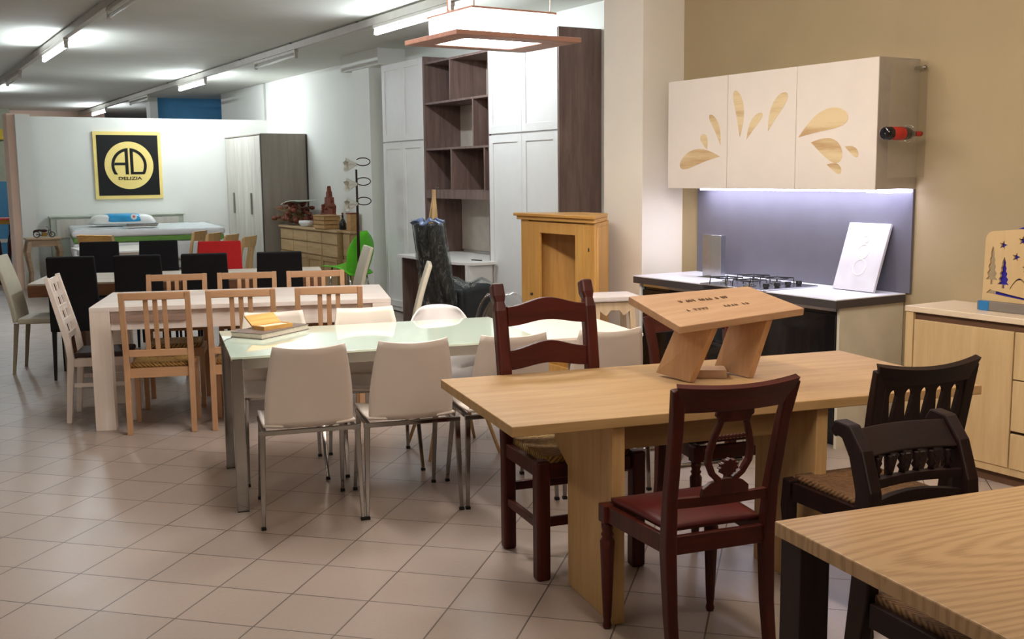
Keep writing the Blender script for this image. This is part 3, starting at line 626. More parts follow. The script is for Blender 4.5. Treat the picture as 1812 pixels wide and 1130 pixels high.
# ------------------------------------------------------------------ glass table with extension
t = thing('glass_table', 'extendable frosted glass table on square chrome legs', 'table', (1.467, 5.14, 0), R(-12.6))
MB().bx(0, 1.60, 0, .96, .766, .778).build('glass_top', 'mint', t, bevel=.0015)
MB().bx(1.604, 2.20, .02, .94, .755, .770).build('extension_leaf', 'ext', t, bevel=.002)
MB().bx(.05, 1.62, .06, .90, .705, .763).build('apron', 'metal_grey', t)
MB().bx(1.63, 2.15, .08, .88, .70, .752).build('slide_box', 'white', t)
for x, y in ((.03, .03), (.03, .89), (2.12, .06), (2.12, .86)):
    MB().bx(x-.028, x+.028, y-.028, y+.028, .004, .764 if x < 1 else .754).build('leg', 'chrome', t, bevel=.003)
    MB().bx(x-.028, x+.028, y-.028, y+.028, 0, .0039).build('foot', 'rubber', t)
t = thing('sample_book', 'large taupe cloth covered book on the corner of the glass table', 'book', (1.665, 5.80, .7785))
cor = [(0, 0), (.11, -.185), (.455, .045), (.345, .23)]
MB().prism(cor, .003, .027).build('page_block', 'paper', t)
MB().prism([(-.004, 0), (.11, -.19), (.46, .045), (.345, .235)], .0272, .031).build('cover', 'book_c', t)
MB().prism([(-.004, 0), (.11, -.19), (.46, .045), (.345, .235)], 0, .0029).build('cover', 'book_c', t)
t = thing('jewel_box', 'small open wooden box lying on the taupe book', 'box', (1.90, 5.80, .8098), R(20))
mb = MB(); mb.bx(-.10, .10, -.05, .05, 0, .004); mb.bx(-.10, .10, -.05, -.044, .004, .022); mb.bx(-.10, .10, .044, .05, .004, .022); mb.bx(-.10, -.094, -.044, .044, .004, .022); mb.bx(.094, .10, -.044, .044, .004, .022)
mb.build('tray', 'boxwood', t); MB().bx(-.093, .093, -.043, .043, .0042, .017).build('lining', 'box_in', t)
MB().bx(-.10, .10, .0, .008, 0, .085, Matrix.Translation((0, .052, .018)) @ Matrix.Rotation(R(-52), 4, 'X')).build('lid', 'boxwood', t)
tag(MB().tube([(0, 0, .003), (-.03, -.05, .003), (-.05, -.06, .003), (-.08, -.12, .003)], .0015, 6).build('cord', 'dark', smooth=True), 'thin dark cord beside the taupe book', 'cord', loc=(1.665, 5.78, .7785))

# ------------------------------------------------------------------ whitewashed table
t = thing('whitewashed_table', 'long whitewashed oak table with broad square legs', 'table', (1.195, 7.37, 0), R(-19.3))
L, D = 1.95, .98
MB().bx(0, L, 0, D, .785, .815).build('tabletop', 'wht_oak', t, bevel=.002)
for x in (0, L-.125):
    for y in (0, D-.1): MB().bx(x, x+.125, y, y+.10, 0, .7845).build('leg', 'wht_oak_z', t, bevel=.002)
MB().bx(.126, L-.126, .03, .055, .66, .7845).build('apron', 'wht_oak', t)
MB().bx(.126, L-.126, D-.055, D-.03, .66, .7845).build('apron', 'wht_oak', t)
for x in (.04, L-.065): MB().bx(x, x+.025, .101, D-.101, .68, .7845).build('apron', 'wht_oak', t)
MB().bx(.13, .60, .012, .03, .715, .757).build('inset_strip', 'strip_wood', t)

# ------------------------------------------------------------------ moulded plastic chairs round the glass table
# every chair: origin on the floor under the seat, front towards +Y
def plastic_chair(label, loc, rz, group):
    t = thing('moulded_chair', label, 'chair', loc, rz, group)
    def back(u, v):
        w_ = .205-.04*v**1.6 + .006*math.sin(v*PI); x = (u-.5)*2*w_
        return (x, -.19-.10*v**1.1+.045*(1-(1-abs(2*u-1)**2))*1 - .02, .475+.385*v+.012*(2*abs(u-.5))**2*v)
    MB().sheet(back, 14, 12, .009).build('backrest', 'white_pl', t, smooth=True)
    def seat(u, v):
        return ((u-.5)*.43, -.20+.42*v, .478+.012*(2*u-1)**2-.012*math.sin(v*PI)-.03*max(0, v-.85)*3)
    MB().sheet(seat, 12, 12, .012).build('seat', 'white_pl', t, smooth=True)
    mb = MB(); mb.bx(-.238, .238, -.215, -.195, .446, .468); mb.bx(-.22, .22, .15, .17, .44, .462); mb.bx(-.22, -.20, -.195, .15, .44, .462); mb.bx(.20, .22, -.195, .15, .44, .462)
    mb.build('seat_frame', 'chrome', t, bevel=.003)
    for x in (-1, 1):
        for y0, y1 in ((-.205, -.225), (.16, .29)):
            xx = .222 if y0 < 0 else .20
            l_ = MB().bar((x*(xx+.012), y1, .014), (x*xx, y0, .46), .018, .016, .028, .018).build('leg', 'chrome', t, bevel=.003)
            MB().bx(x*(xx+.012)-.011, x*(xx+.012)+.011, y1-.011, y1+.011, 0, .0139).build('foot_cap', 'rubber', l_)
    return t
A1 = R(-13.5)
def back_at(top, rz, yb):
    # place a chair so that its back top centre is over the given floor point
    return (top[0]+math.sin(rz)*yb, top[1]-math.cos(rz)*yb, 0)
g1 = 'white moulded chairs on the near side of the glass table'
pc = plastic_chair('white moulded chair nearest the free chrome leg of the glass table', back_at((1.71, 4.71), A1, -.275), A1, g1)
dup(pc, back_at((2.187, 4.596), A1, -.275), A1, 'second white moulded chair along the near side, back fully visible')
dup(pc, back_at((2.673, 4.479), A1, -.275), A1, 'white moulded chair half hidden behind the left post of the ladder back chair')
dup(pc, back_at((3.169, 4.36), A1, -.275), A1, 'white moulded chair at the extension leaf, right of the ladder back chair')
g2 = 'white moulded chairs on the far side of the glass table'
dup(pc, back_at((1.99, 6.058), A1+PI, -.275), A1+PI, 'white moulded chair facing us behind the taupe book', g2)
dup(pc, back_at((2.51, 5.943), A1+PI, -.275), A1+PI, 'white moulded chair facing us in the middle of the glass table', g2)

# shell chair with wooden legs
t = thing('shell_chair', 'white bucket shell chair with wooden legs behind the glass table', 'chair', (2.95, 5.68, 0), A1+PI+R(6))
def shellf(u, v):
    a = (u-.5)*2
    if v < .5:
        s_ = v/.5; return (a*.225*(1-.12*(1-s_)), .22-.40*s_, .45+.05*abs(a)**2.2-.02*math.sin(s_*PI)-.02*(1-s_)**3)
    s_ = (v-.5)/.5; w_ = .225*(1-.10*s_-.32*s_**5)
    return (a*w_, -.18-.02*math.sin(s_*PI/2)*3-.05*s_+.10*abs(a)**2.2*(1-.35*s_), .45+.05*abs(a)**2.2*(1-s_)+.40*s_*(1-.06*abs(a)**3))
MB().sheet(shellf, 20, 28, .008).build('shell', 'shell', t, smooth=True)
for a in (-1, 1):
    for b in (-1, 1): MB().tube([(a*.10, b*.09, .43), (a*.22, b*.21, 0)], [.015, .010], 10).build('leg', 'klis', t, smooth=True)
MB().tube([(-.15, -.14, .26), (.15, .14, .26)], .004, 6).build('brace', 'dark', t); MB().tube([(-.15, .14, .26), (.15, -.14, .26)], .004, 6).build('brace', 'dark', t)
MB().bx(-.12, .12, -.11, .11, .405, .43).build('mount', 'dark', t)

# clear acrylic chair
t = thing('acrylic_chair', 'clear acrylic chair behind the red brown ladder back chair', 'chair', (3.50, 5.92, 0), A1+PI+R(-4))
def acr(u, v):
    a = (u-.5)*2
    if v < .5: s_ = v/.5; return (a*.21, .2-.38*s_, .45+.03*a*a)
    s_ = (v-.5)/.5; return (a*.20*(1-.5*s_**4), -.18-.07*s_+.05*a*a, .45+.03*a*a*(1-s_)+.42*s_)
MB().sheet(acr, 16, 24, .008).build('shell', 'acrylic', t, smooth=True)
for a in (-1, 1):
    for b in (-1, 1): MB().bar((a*.19, b*.19, 0), (a*.16, b*.15, .445), .022, .022).build('leg', 'acrylic', t)

# chrome arc chair near the kitchen
t = thing('cantilever_chair', 'chair with a curved chrome tube back beside the black kitchen fronts', 'chair', (4.0, 4.78, 0), R(80))
for a in (-1, 1):
    pts = [(a*.20, .22, .012), (a*.20, -.20, .012)]
    MB().tube([(a*.20, -.26, .012), (a*.20, .16, .012), (a*.20, .20, .03), (a*.20, .22, .07), (a*.20, .22, .40), (a*.20, .19, .44), (a*.20, .15, .45), (a*.20, -.14, .45), (a*.20, -.18, .47), (a*.20, -.21, .52), (a*.20, -.25, .68), (a*.20, -.30, .80)], .011, 10).build('side_tube', 'chrome', t, smooth=True)
MB().sheet(lambda u, v: ((u-.5)*.38, -.15+.36*v, .466), 4, 4, .02).build('seat', 'base_black', t)
MB().sheet(lambda u, v: ((u-.5)*.38, -.245-.055*v-.02*math.sin(u*PI), .62+.16*v), 10, 4, .008).build('backrest', 'base_black', t, smooth=True)

# ------------------------------------------------------------------ slat back beech chairs round the whitewashed table
def slat_chair(label, loc, rz, group):
    t = thing('slat_back_chair', label, 'chair', loc, rz, group)
    for x in (-1, 1):
        MB().chain([(x*.20, -.20, 0), (x*.20, -.185, .42), (x*.20, -.195, .55), (x*.202, -.265, .928)], [(.034, .034), (.036, .042), (.036, .040), (.034, .028)]).build('rear_leg', 'beech', t, bevel=.003)
        MB().bar((x*.195, .19, 0), (x*.195, .185, .435), .032, .032, .036, .036).build('front_leg', 'beech', t, bevel=.003)
        MB().bx(x*.195-.011, x*.195+.011, -.165, .168, .37, .43).build('side_rail', 'beech', t)
    MB().bx(-.178, .178, .175, .197, .37, .43).build('front_rail', 'beech_x', t)
    MB().bx(-.182, .182, -.195, -.173, .37, .43).build('rear_rail', 'beech_x', t)
    MB().bar((-.186, -.258, .903), (.186, -.258, .903), .024, .048, x=(0, 1, 0)).build('top_rail', 'beech_x', t, bevel=.004)
    MB().bar((-.182, -.199, .53), (.182, -.199, .53), .022, .045, x=(0, 1, 0)).build('lower_rail', 'beech_x', t, bevel=.003)
    for x in (-.058, 0, .058): MB().bar((x, -.202, .552), (x, -.252, .88), .030, .012).build('slat', 'beech', t, bevel=.002)
    MB().sheet(lambda u, v: ((u-.5)*.352, -.168+.34*v, .448-.014*math.sin(u*PI)*math.sin(v*PI)), 8, 8, .03).build('rush_seat', 'rush', t, smooth=True)
    return t
A2 = R(-19.5)
g3 = 'beech slat back chairs on the near side of the whitewashed table'
def at_rear(p, rz, yr=-.20):
    return (p[0]+math.sin(rz)*yr, p[1]-math.cos(rz)*yr, 0)
sc = slat_chair('beech slat back chair nearest the broad left leg of the whitewashed table', at_rear((1.554, 7.073), A2), A2, g3)
dup(sc, at_rear((2.055, 6.895), A2), A2, 'beech slat back chair in the middle, its front leg beside the chrome table leg')
dup(sc, at_rear((2.585, 6.715), A2), A2, 'beech slat back chair at the right end, over the middle white chair')
g4 = 'beech slat back chairs on the far side of the whitewashed table'
for p, lab in (((1.975, 8.25), 'beech slat back chair facing us across the table, left one of the far row'), ((2.46, 8.08), 'beech slat back chair facing us, middle one of the far row'), ((2.94, 7.90), 'beech slat back chair facing us, right one in front of the lime seat')):
    dup(sc, back_at(p, A2+PI, -.265), A2+PI, lab, g4)
# white ladder chair at the left end
t = thing('ladder_chair', 'white wooden chair with square openings in its back at the left table end', 'chair', (1.37, 7.83, 0), R(-108.5))
for x in (-1, 1):
    MB().chain([(x*.19, -.235, 0), (x*.19, -.20, .44), (x*.19, -.215, .56), (x*.19, -.325, .99)], [(.034, .034), (.036, .044), (.036, .042), (.034, .028)]).build('rear_leg', 'wht_wood', t, bevel=.003)
    MB().bx(x*.19-.016, x*.19+.016, .17, .202, 0, .44).build('front_leg', 'wht_wood', t, bevel=.003)
    MB().bx(x*.19-.010, x*.19+.010, -.185, .169, .385, .44).build('side_rail', 'wht_wood', t); MB().bx(x*.19-.009, x*.19+.009, -.19, .169, .245, .27).build('stretcher', 'wht_wood', t)
MB().bx(-.172, .172, .178, .198, .385, .44).build('front_rail', 'wht_wood', t)
for k in range(5):
    z = .585+.093*k; y = -.222-.255*(z-.56); MB().bar((-.172, y, z), (.172, y, z), .016, .042, x=(0, 1, 0)).build('ladder_slat', 'wht_wood', t, bevel=.002)
for x in (-.06, .06): MB().bar((x, -.225, .57), (x, -.322, .97), .03, .013).build('back_slat', 'wht_wood', t)
MB().bx(-.175, .175, -.185, .175, .441, .475).build('cushion', 'brown_seat', t, bevel=.012, seg=3)

# ------------------------------------------------------------------ upholstered chairs
def parsons(label, loc, rz, fab, leg, group=None, h=1.0, w=.42, name='upholstered_chair'):
    t = thing(name, label, 'chair', loc, rz, group)
    def bk(u, v):
        ww = w/2*(1-.08*v); return ((u-.5)*2*ww, -.20-.10*v+.012*math.sin(v*PI), .40+(h-.40)*v)
    MB().sheet(bk, 8, 12, .045).build('backrest', fab, t, bevel=.012, seg=3)
    MB().bx(-w/2, w/2, -.175, .24, .40, .475).build('seat', fab, t, bevel=.015, seg=3)
    for x in (-1, 1):
        MB().bar((x*(w/2-.02), -.235, 0), (x*(w/2-.025), -.19, .40), .022, .022, .034, .034).build('leg', leg, t)
        MB().bar((x*(w/2-.02), .22, 0), (x*(w/2-.025), .21, .40), .022, .022, .034, .034).build('leg', leg, t)
    return t
A3 = R(-18)
g5 = 'black upholstered chairs on the near side of the long brown edged table'
labs = ['leftmost black upholstered chair, whole back visible beside the white wooden chair', 'black upholstered chair behind the left far slat chair of the near row', 'black upholstered chair with its top overlapping the red chair', 'rightmost black upholstered chair in front of the carved oak sideboard']
ctr = [(1.404, 9.361), (1.892, 9.193), (2.392, 9.021), (2.969, 8.823)]
bc = parsons(labs[0], back_at(ctr[0], A3, -.28), A3, 'black_fab', 'black_leg', g5, 1.02, .40)
for q, lab in zip(ctr[1:], labs[1:]): dup(bc, back_at(q, A3, -.28), A3, lab)
g6 = 'black upholstered chairs on the far side of the long brown edged table'
for q, lab in (((1.981, 11.383), 'black upholstered chair on the far side, right of the angled pale wooden chair'), ((2.516, 11.198), 'black upholstered chair on the far side, between white table glimpses')):
    dup(bc, back_at(q, A3+PI, -.28), A3+PI, lab, g6)
parsons('red upholstered chair on the far side of the long table', back_at((3.079, 11.005), A3+PI, -.28), A3+PI, 'red_fab', 'black_leg', None, 1.0, .46)
t = thing('long_table', 'long grey topped table with a thick brown edge between black chairs', 'table', (1.138, 9.977, 0), A3)
MB().bx(0, 2.5, 0, 1.0, .745, .76).build('tabletop', 'blk_top', t, bevel=.002)
MB().bx(.0, 2.5, 0, 1.0, .645, .7445).build('apron', 'brown_edge', t, bevel=.003)
for x in (.35, 2.2): MB().bx(x-.06, x+.06, .2, .8, 0, .644).build('leg', 'brown_edge', t)
def cream(label, loc, rz):
    t = thing('cream_chair', label, 'chair', loc, rz)
    def bk(u, v): return ((u-.5)*2*.205*(1-.10*v**3), -.19-.14*v**1.4, .44+.56*v)
    MB().sheet(bk, 8, 12, .035).build('backrest', 'cream_leather', t, bevel=.01, seg=3)
    MB().bx(-.21, .21, -.17, .23, .425, .475).build('seat', 'cream_leather', t, bevel=.015, seg=3)
    for x in (-1, 1):
        MB().bar((x*.19, -.225, 0), (x*.19, -.18, .43), .022, .022, .034, .034).build('leg', 'taupe_leg', t)
        MB().bar((x*.19, .21, 0), (x*.185, .20, .43), .022, .022, .034, .034).build('leg', 'taupe_leg', t)
    return t
cc = cream('cream leather chair with taupe legs at the left end of the long table', (1.27, 10.09, 0), R(-111))
dup(cc, (3.66, 9.36, 0), R(-18+95), 'cream leather chair seen edge on in front of the grey pillar')
dup(cc, (3.27, 7.33, 0), R(-19+84), 'cream leather chair seen edge on beside the plastic wrapped armchair')

# ------------------------------------------------------------------ red brown rustic ladder back chair
t = thing('ladder_back_chair', 'sturdy red brown ladder back chair with rush seat behind the oak table', 'chair', (2.51, 3.755, 0), R(-10+180))
for x in (-1, 1):
    MB().chain([(x*.205, -.205, 0), (x*.205, -.205, .45), (x*.21, -.225, .80), (x*.212, -.268, 1.05), (x*.212, -.279, 1.085), (x*.212, -.290, 1.11), (x*.212, -.310, 1.165)], [(.058, .056)]*4+[(.046, .046), (.058, .056), (.055, .054)]).build('rear_leg', 'mahog', t, bevel=.012, seg=3)
    MB().bx(x*.215-.030, x*.215+.030, .175, .235, 0, .50).build('front_leg', 'mahog', t, bevel=.012, seg=3)
    for z in (.42,): MB().bx(x*.21-.016, x*.21+.016, -.175, .174, z, z+.06).build('side_rail', 'mahog', t, bevel=.004)
    MB().bx(x*.21-.012, x*.21+.012, -.175, .174, .20, .235).build('stretcher', 'mahog', t, bevel=.004)
MB().bx(-.184, .184, .19, .215, .42, .48).build('front_rail', 'mahog_x', t, bevel=.004)
MB().bx(-.184, .184, .195, .215, .22, .26).build('stretcher', 'mahog_x', t, bevel=.004)
MB().bx(-.176, .176, -.215, -.195, .26, .30).build('stretcher', 'mahog_x', t, bevel=.004)
def slat(z, h0, y):
    n = 16; P1 = []; P2 = []
    for k in range(n+1):
        u = k/n; x_ = -.186+.372*u; b_ = .5-.5*math.cos(2*PI*u)
        P1.append((x_, h0+.034*b_)); P2.append((x_, .022*b_))
    mb = MB(); mb.prism(P2+P1[::-1], -.011, .011, Matrix(((1, 0, 0, 0), (0, -.09, -1, y), (0, 1, 0, z), (0, 0, 0, 1)))); return mb
slat(.985, .085, -.240).build('back_slat', 'mahog_x', t, bevel=.003)
slat(.795, .085, -.225).build('back_slat', 'mahog_x', t, bevel=.003)
slat(.615, .085, -.213).build('back_slat', 'mahog_x', t, bevel=.003)
MB().sheet(lambda u, v: ((u-.5)*.385, -.175+.365*v, .487-.014*math.sin(u*PI)*math.sin(v*PI)), 10, 10, .035).build('rush_seat', 'rush', t, smooth=True)

# ------------------------------------------------------------------ lyre back chair
def lyre_chair(label, loc, rz, w0=.20, group=None):
    t = thing('lyre_back_chair', label, 'chair', loc, rz, group)
    for x in (-1, 1):
        MB().chain([(x*.185, -.245, 0), (x*.185, -.215, .2), (x*.187, -.20, .42), (x*.190, -.215, .60), (x*.198, -.265, .84), (x*.212, -.300, .975)], [(.034, .036), (.038, .042), (.042, .050), (.040, .042), (.040, .036), (.046, .026)]).build('rear_leg', 'mahog', t, bevel=.005, seg=2)
        MB().lathe([(.013, 0), (.017, .012), (.013, .03), (.016, .05), (.019, .12), (.026, .30), (.027, .33), (.018, .345), (.024, .355), (.018, .365), (.022, .38), (.022, .40)], 18, Matrix.Translation((x*.215, .195, 0))).build('front_leg', 'mahog', t, smooth=True)
        MB().bx(x*.215-.025, x*.215+.025, .17, .22, .401, .468).build('leg_block', 'mahog', t, bevel=.004)
        MB().bar((x*.187, -.18, .435), (x*.215, .172, .435), .022, .062, x=(1, 0, 0)).build('side_rail', 'mahog', t, bevel=.003)
    MB().bx(-.19, .19, .185, .208, .404, .466).build('front_rail', 'mahog_x', t, bevel=.003)
    MB().bx(-.168, .168, -.215, -.19, .404, .466).build('rear_rail', 'mahog_x', t, bevel=.003)
    n = 14
    def top(u, v): # tall concave crest rail flaring at the corners
        x_ = (u-.5)*2; ww = .200+.022*v**1.5; return (x_*ww, -.276-.035*v-.030*(1-x_*x_)*1, .898+.078*v+.012*x_*x_*v)
    MB().sheet(top, 18, 6, .022).build('crest_rail', 'mahog_x', t, smooth=False)
    MB().sheet(lambda u, v: ((u-.5)*.352, -.217-.012*math.sin(u*PI), .565+.032*v), 12, 2, .02).build('cross_rail', 'mahog_x', t)
    # lyre splat
    yy = lambda z: -.222-.20*(z-.60)-.012
    sp = MB()
    for x in (-1, 1):
        pts = [(x*q[0], yy(q[1]), q[1]) for q in ((.026, .648), (.056, .675), (.076, .715), (.077, .755), (.064, .805), (.048, .85), (.056, .895))]
        sp.chain(pts, [(.018, .020), (.020, .020), (.022, .02), (.022, .02), (.018, .02), (.016, .02), (.02, .02)], (0, 1, 0))
    sp.build('lyre_splat', 'mahog', t, bevel=.004)
    MB().prism([(-.070, .875), (-.045, .852), (.045, .852), (.070, .875), (.066, .905), (-.066, .905)], -.009, .009, Matrix(((1, 0, 0, 0), (0, -.2, -1, yy(0)+.0), (0, 1, 0, 0), (0, 0, 0, 1)))).build('lyre_neck', 'mahog', t, bevel=.003)
    MB().prism([(-.088, .598), (-.085, .625), (-.06, .645), (-.03, .652), (0, .655), (.03, .652), (.06, .645), (.085, .625), (.088, .598)], -.010, .010, Matrix(((1, 0, 0, 0), (0, -.2, -1, yy(0)+.0), (0, 1, 0, 0), (0, 0, 0, 1)))).build('lyre_foot', 'mahog', t, bevel=.003)
    fl = [(0, .664)]
    m_ = MB()
    pl = []
    for k in range(22):
        a = -PI/2+2*PI*k/22; r_ = .037*(1 if k % 2 else .76); pl.append((r_*math.cos(a), .695+r_*.85*math.sin(a)))
    m_.prism(pl, -.011, .013, Matrix(((1, 0, 0, 0), (0, -.2, -1, yy(0)+.0), (0, 1, 0, 0), (0, 0, 0, 1))))
    m_.build('carved_shell', 'mahog', t, bevel=.003)
    m_ = MB(); prof = [(.004, 0)]
    for k in range(9): prof += [(.004, .004+k*.0135), (.008, .010+k*.0135)]
    prof.append((.004, .126)); m_.lathe(prof, 10, Matrix.Translation((-.063, yy(.80), .80)) @ Matrix.Rotation(PI/2, 4, 'Y')); m_.build('beaded_bar', 'mahog_x', t, smooth=True)
    def seatf(u, v):
        x_ = (u-.5)*2; return (x_*(.175+.03*v), -.180+.365*v, .482+.022*math.sin(u*PI)**.6*math.sin(v*PI)**.6)
    MB().sheet(seatf, 12, 12, .018).build('seat', 'burg', t, smooth=True)
    return t
lc = lyre_chair('dark red lyre back chair with burgundy seat at the near side of the oak table', (2.385, 2.83, 0), R(-10), group=None)
lc2 = dup(lc, back_at((3.325, 3.96), R(-12+180), -.30), R(-12+180), 'dark red chair half hidden behind the small tilted bench')

# ------------------------------------------------------------------ lattice back chair
def flat_xz(loops, th, y, lean, z0):
    return flat(loops, th), Matrix(((1, 0, 0, 0), (0, -lean, -1, y), (0, 1, 0, z0), (0, 0, 0, 1)))
t = thing('lattice_back_chair', 'dark brown lattice back chair with rush seat between oak table and sideboard', 'chair', (3.15, 2.70, 0), R(-9))
for x in (-1, 1):
    MB().chain([(x*.185, -.235, 0), (x*.185, -.20, .25), (x*.185, -.19, .44), (x*.185, -.205, .60), (x*.196, -.25, .85), (x*.198, -.275, .97)], [(.036, .038), (.04, .044), (.044, .05), (.044, .042), (.044, .036), (.05, .028)]).build('rear_leg', 'wenge', t, bevel=.005)
    MB().chain([(x*.20, .23, 0), (x*.20, .205, .05), (x*.20, .20, .2), (x*.20, .215, .36), (x*.20, .205, .47)], [(.03, .03), (.028, .028), (.036, .036), (.046, .05), (.046, .046)]).build('front_leg', 'wenge', t, bevel=.006)
    MB().bar((x*.187, -.165, .425), (x*.20, .18, .425), .024, .07).build('side_rail', 'wenge', t, bevel=.003)
MB().bx(-.176, .176, .195, .218, .39, .46).build('front_rail', 'wenge_x', t, bevel=.003)
MB().bx(-.164, .164, -.20, -.176, .39, .46).build('rear_rail', 'wenge_x', t, bevel=.003)
def crest(u, v):
    x_ = (u-.5)*2; return (x_*(.198+.022*v**1.6), -.264-.02*v-.022*(1-x_*x_), .915+.055*v+.022*x_*x_*v)
MB().sheet(crest, 18, 5, .024).build('crest_rail', 'wenge_x', t)
out = [(-.183, .0), (.183, .0), (.192, .37), (-.192, .37)]
holes = []
for k in range(5):
    cx = -.136+.068*k
    holes.append([(cx+.018*math.cos(a), .318+.024*math.sin(a)) for a in [PI*j/8 for j in range(-1, 10)]] + [(cx-.010, .26), (cx-.002, .205), (cx+.002, .205), (cx+.010, .26)])
for k in range(6):
    cx = -.170+.068*k; l_, r_ = (-.022 if k > 0 else -.002), (.022 if k < 5 else .002); holes.append([(cx, .235), (cx+l_*.1, .225), (cx+l_, .10), (cx+r_, .10), (cx+r_*.1, .225)])
for k in range(5):
    cx = -.136+.068*k; holes.append([(cx, .145), (cx+.022, .03), (cx-.022, .03)])
me, mm = flat_xz([out]+holes, .016, -.215, .14, .555)
MB().mesh(me, mm).build('lattice_splat', 'wenge', t)
MB().sheet(lambda u, v: ((u-.5)*.36, -.17+.375*v, .468-.015*math.sin(u*PI)*math.sin(v*PI)), 8, 8, .03).build('rush_seat', 'rush_dark', t, smooth=True)

# ------------------------------------------------------------------ scroll back chair
t = thing('scroll_back_chair', 'dark brown scroll back chair tucked behind the corner oak table', 'chair', (2.465, 1.80, 0), R(-9+180))
for x in (-1, 1):
    MB().chain([(x*.172, -.29, 0), (x*.172, -.25, .12), (x*.172, -.195, .30), (x*.172, -.17, .46), (x*.172, -.155, .62), (x*.172, -.165, .76), (x*.172, -.20, .86), (x*.172, -.245, .915), (x*.172, -.285, .92), (x*.172, -.30, .90)], [(.036, .04), (.038, .05), (.042, .064), (.042, .075), (.042, .072), (.042, .066), (.042, .06), (.042, .052), (.044, .045), (.044, .03)]).build('rear_leg', 'wenge', t, bevel=.006)
    MB().chain([(x*.176, .21, 0), (x*.176, .19, .1), (x*.176, .185, .3), (x*.176, .195, .46)], [(.03, .03), (.034, .036), (.04, .044), (.044, .046)]).build('front_leg', 'wenge', t, bevel=.006)
    MB().bar((x*.172, -.13, .42), (x*.176, .17, .42), .026, .07).build('side_rail', 'wenge', t, bevel=.003)
MB().bx(-.155, .155, .175, .20, .385, .455).build('front_rail', 'wenge_x', t); MB().bx(-.15, .15, -.18, -.155, .385, .455).build('rear_rail', 'wenge_x', t)
MB().sheet(lambda u, v: ((u-.5)*.31, -.185-.06*v-.025*math.sin(u*PI), .848+.068*v), 16, 4, .026).build('top_rail', 'wenge_x', t, bevel=.004)
MB().sheet(lambda u, v: ((u-.5)*.31, -.165-.025*math.sin(u*PI), .768+.025*v), 16, 2, .022).build('middle_rail', 'wenge_x', t)
MB().sheet(lambda u, v: ((u-.5)*.31, -.160-.022*math.sin(u*PI), .69+.045*v+.012*math.sin(u*PI)), 16, 3, .022).build('lower_rail', 'wenge_x', t)
for k in range(6):
    x_ = -.125+.05*k; MB().lathe([(.010, 0), (.008, .008), (.014, .018), (.008, .028), (.014, .040), (.009, .05), (.011, .056)], 12, Matrix.Translation((x_, -.183-.02*math.cos(x_/.15*PI/2), .792))).build('spindle', 'wenge', t, smooth=True)
MB().sheet(lambda u, v: ((u-.5)*.33, -.15+.36*v, .462-.015*math.sin(u*PI)*math.sin(v*PI)), 8, 8, .03).build('rush_seat', 'rush_dark', t, smooth=True)

# ------------------------------------------------------------------ bedroom corner: wardrobe, logo overlay, bed, console
t = thing('wardrobe', 'pale grey elm wardrobe with two long grey handles by the white partition', 'wardrobe')
MB().bx(5.212, 5.905, 16.11, 17.94, .0, 2.26).build('carcass', 'ward', t)
MB().bx(5.19, 5.91, 16.075, 16.109, 0, 2.28).build('side_panel', 'ward_side', t)
MB().bx(5.895, 5.912, 16.060, 16.0745, 0, 2.285).build('edge_strip', 'dark', t); MB().bx(5.182, 5.189, 16.066, 16.108, 0, 2.285).build('edge_strip', 'dark', t)
MB().bx(5.188, 5.91, 16.075, 17.95, 2.281, 2.296).build('top_panel', 'ward_side', t)
for k in range(4):
    y0 = 16.115+.457*k; d = MB().bx(5.192, 5.210, y0, y0+.453, .06, 2.27).build('door', 'ward', t, bevel=.002)
    if k in (1, 3): MB().bx(5.165, 5.191, y0+.03, y0+.065, 1.07, 1.40).build('handle', 'metal_grey', d, bevel=.004)
t = thing('logo_overlay', 'square black and yellow logo overlay made into a board on the white partition', 'sign', (3.637, 17.945, 1.852))  # pasted-on flat logo, added here as a solid board
sg = 1.03/513     # metres per unit
MB().bx(-.515, .515, -.012, .012, -.525, .525).build('board', 'sign_y', t)
F = lambda y: Matrix(((1, 0, 0, 0), (0, 0, 1, y), (0, 1, 0, 0), (0, 0, 0, 1)))
MB().bx(-.464, .464, -.016, -.0125, -.470, .470).build('black_field', 'sign_k', t)
def P_(x, y): return ((x-913.5)*sg, (366.5-y)*sg)
disc = [P_(918+185*math.cos(2*PI*k/72), 367+185*math.sin(2*PI*k/72)) for k in range(72)]
MB().prism(disc, -.0195, -.0165, F(0)).build('disc', 'sign_y', t)
def arc(cx, cy, r, a0, a1, n=24): return [(cx+r*math.cos(R(a0+(a1-a0)*k/n)), cy-r*math.sin(R(a0+(a1-a0)*k/n))) for k in range(n+1)]
ro, ri = 134, 112; q0 = 180+math.degrees(math.asin(70/ro)); q1 = 180+math.degrees(math.asin(70/ri))
ga = math.degrees(math.acos(-6/ro))
Aout = arc(918, 367, ro, q0, ga)+[(912, 437), (888, 437)]+[(888, 263)]+arc(918, 367, ri, math.degrees(math.acos(-30/ri)), q1)
Dout = [(927, 437), (927, 233)]+arc(918, 367, ro, math.degrees(math.acos(9/ro)), -math.degrees(math.asin(70/ro)))
Din = [(950, 418), (950, 261)]+arc(918, 367, ri, math.degrees(math.acos(32/ri)), -math.degrees(math.asin(51/ri)))
m_ = MB(); m_.mesh(flat([[P_(*p) for p in Aout]], .003), F(-.0213)); m_.mesh(flat([[P_(810, 345), P_(889, 345), P_(889, 366), P_(806, 366)]], .0028), F(-.0213))
m_.build('letter', 'sign_k', t)
MB().mesh(flat([[P_(*p) for p in Dout], [P_(*p) for p in Din]], .003), F(-.0213)).build('letter', 'sign_k', t)
tx = text_mesh('DELIZIA', .066, .003, .0012); xs = [v.co.x for v in tx.vertices]; wd = max(xs)-min(xs); k_ = 178*sg/wd; c_ = P_(921.5, 469)
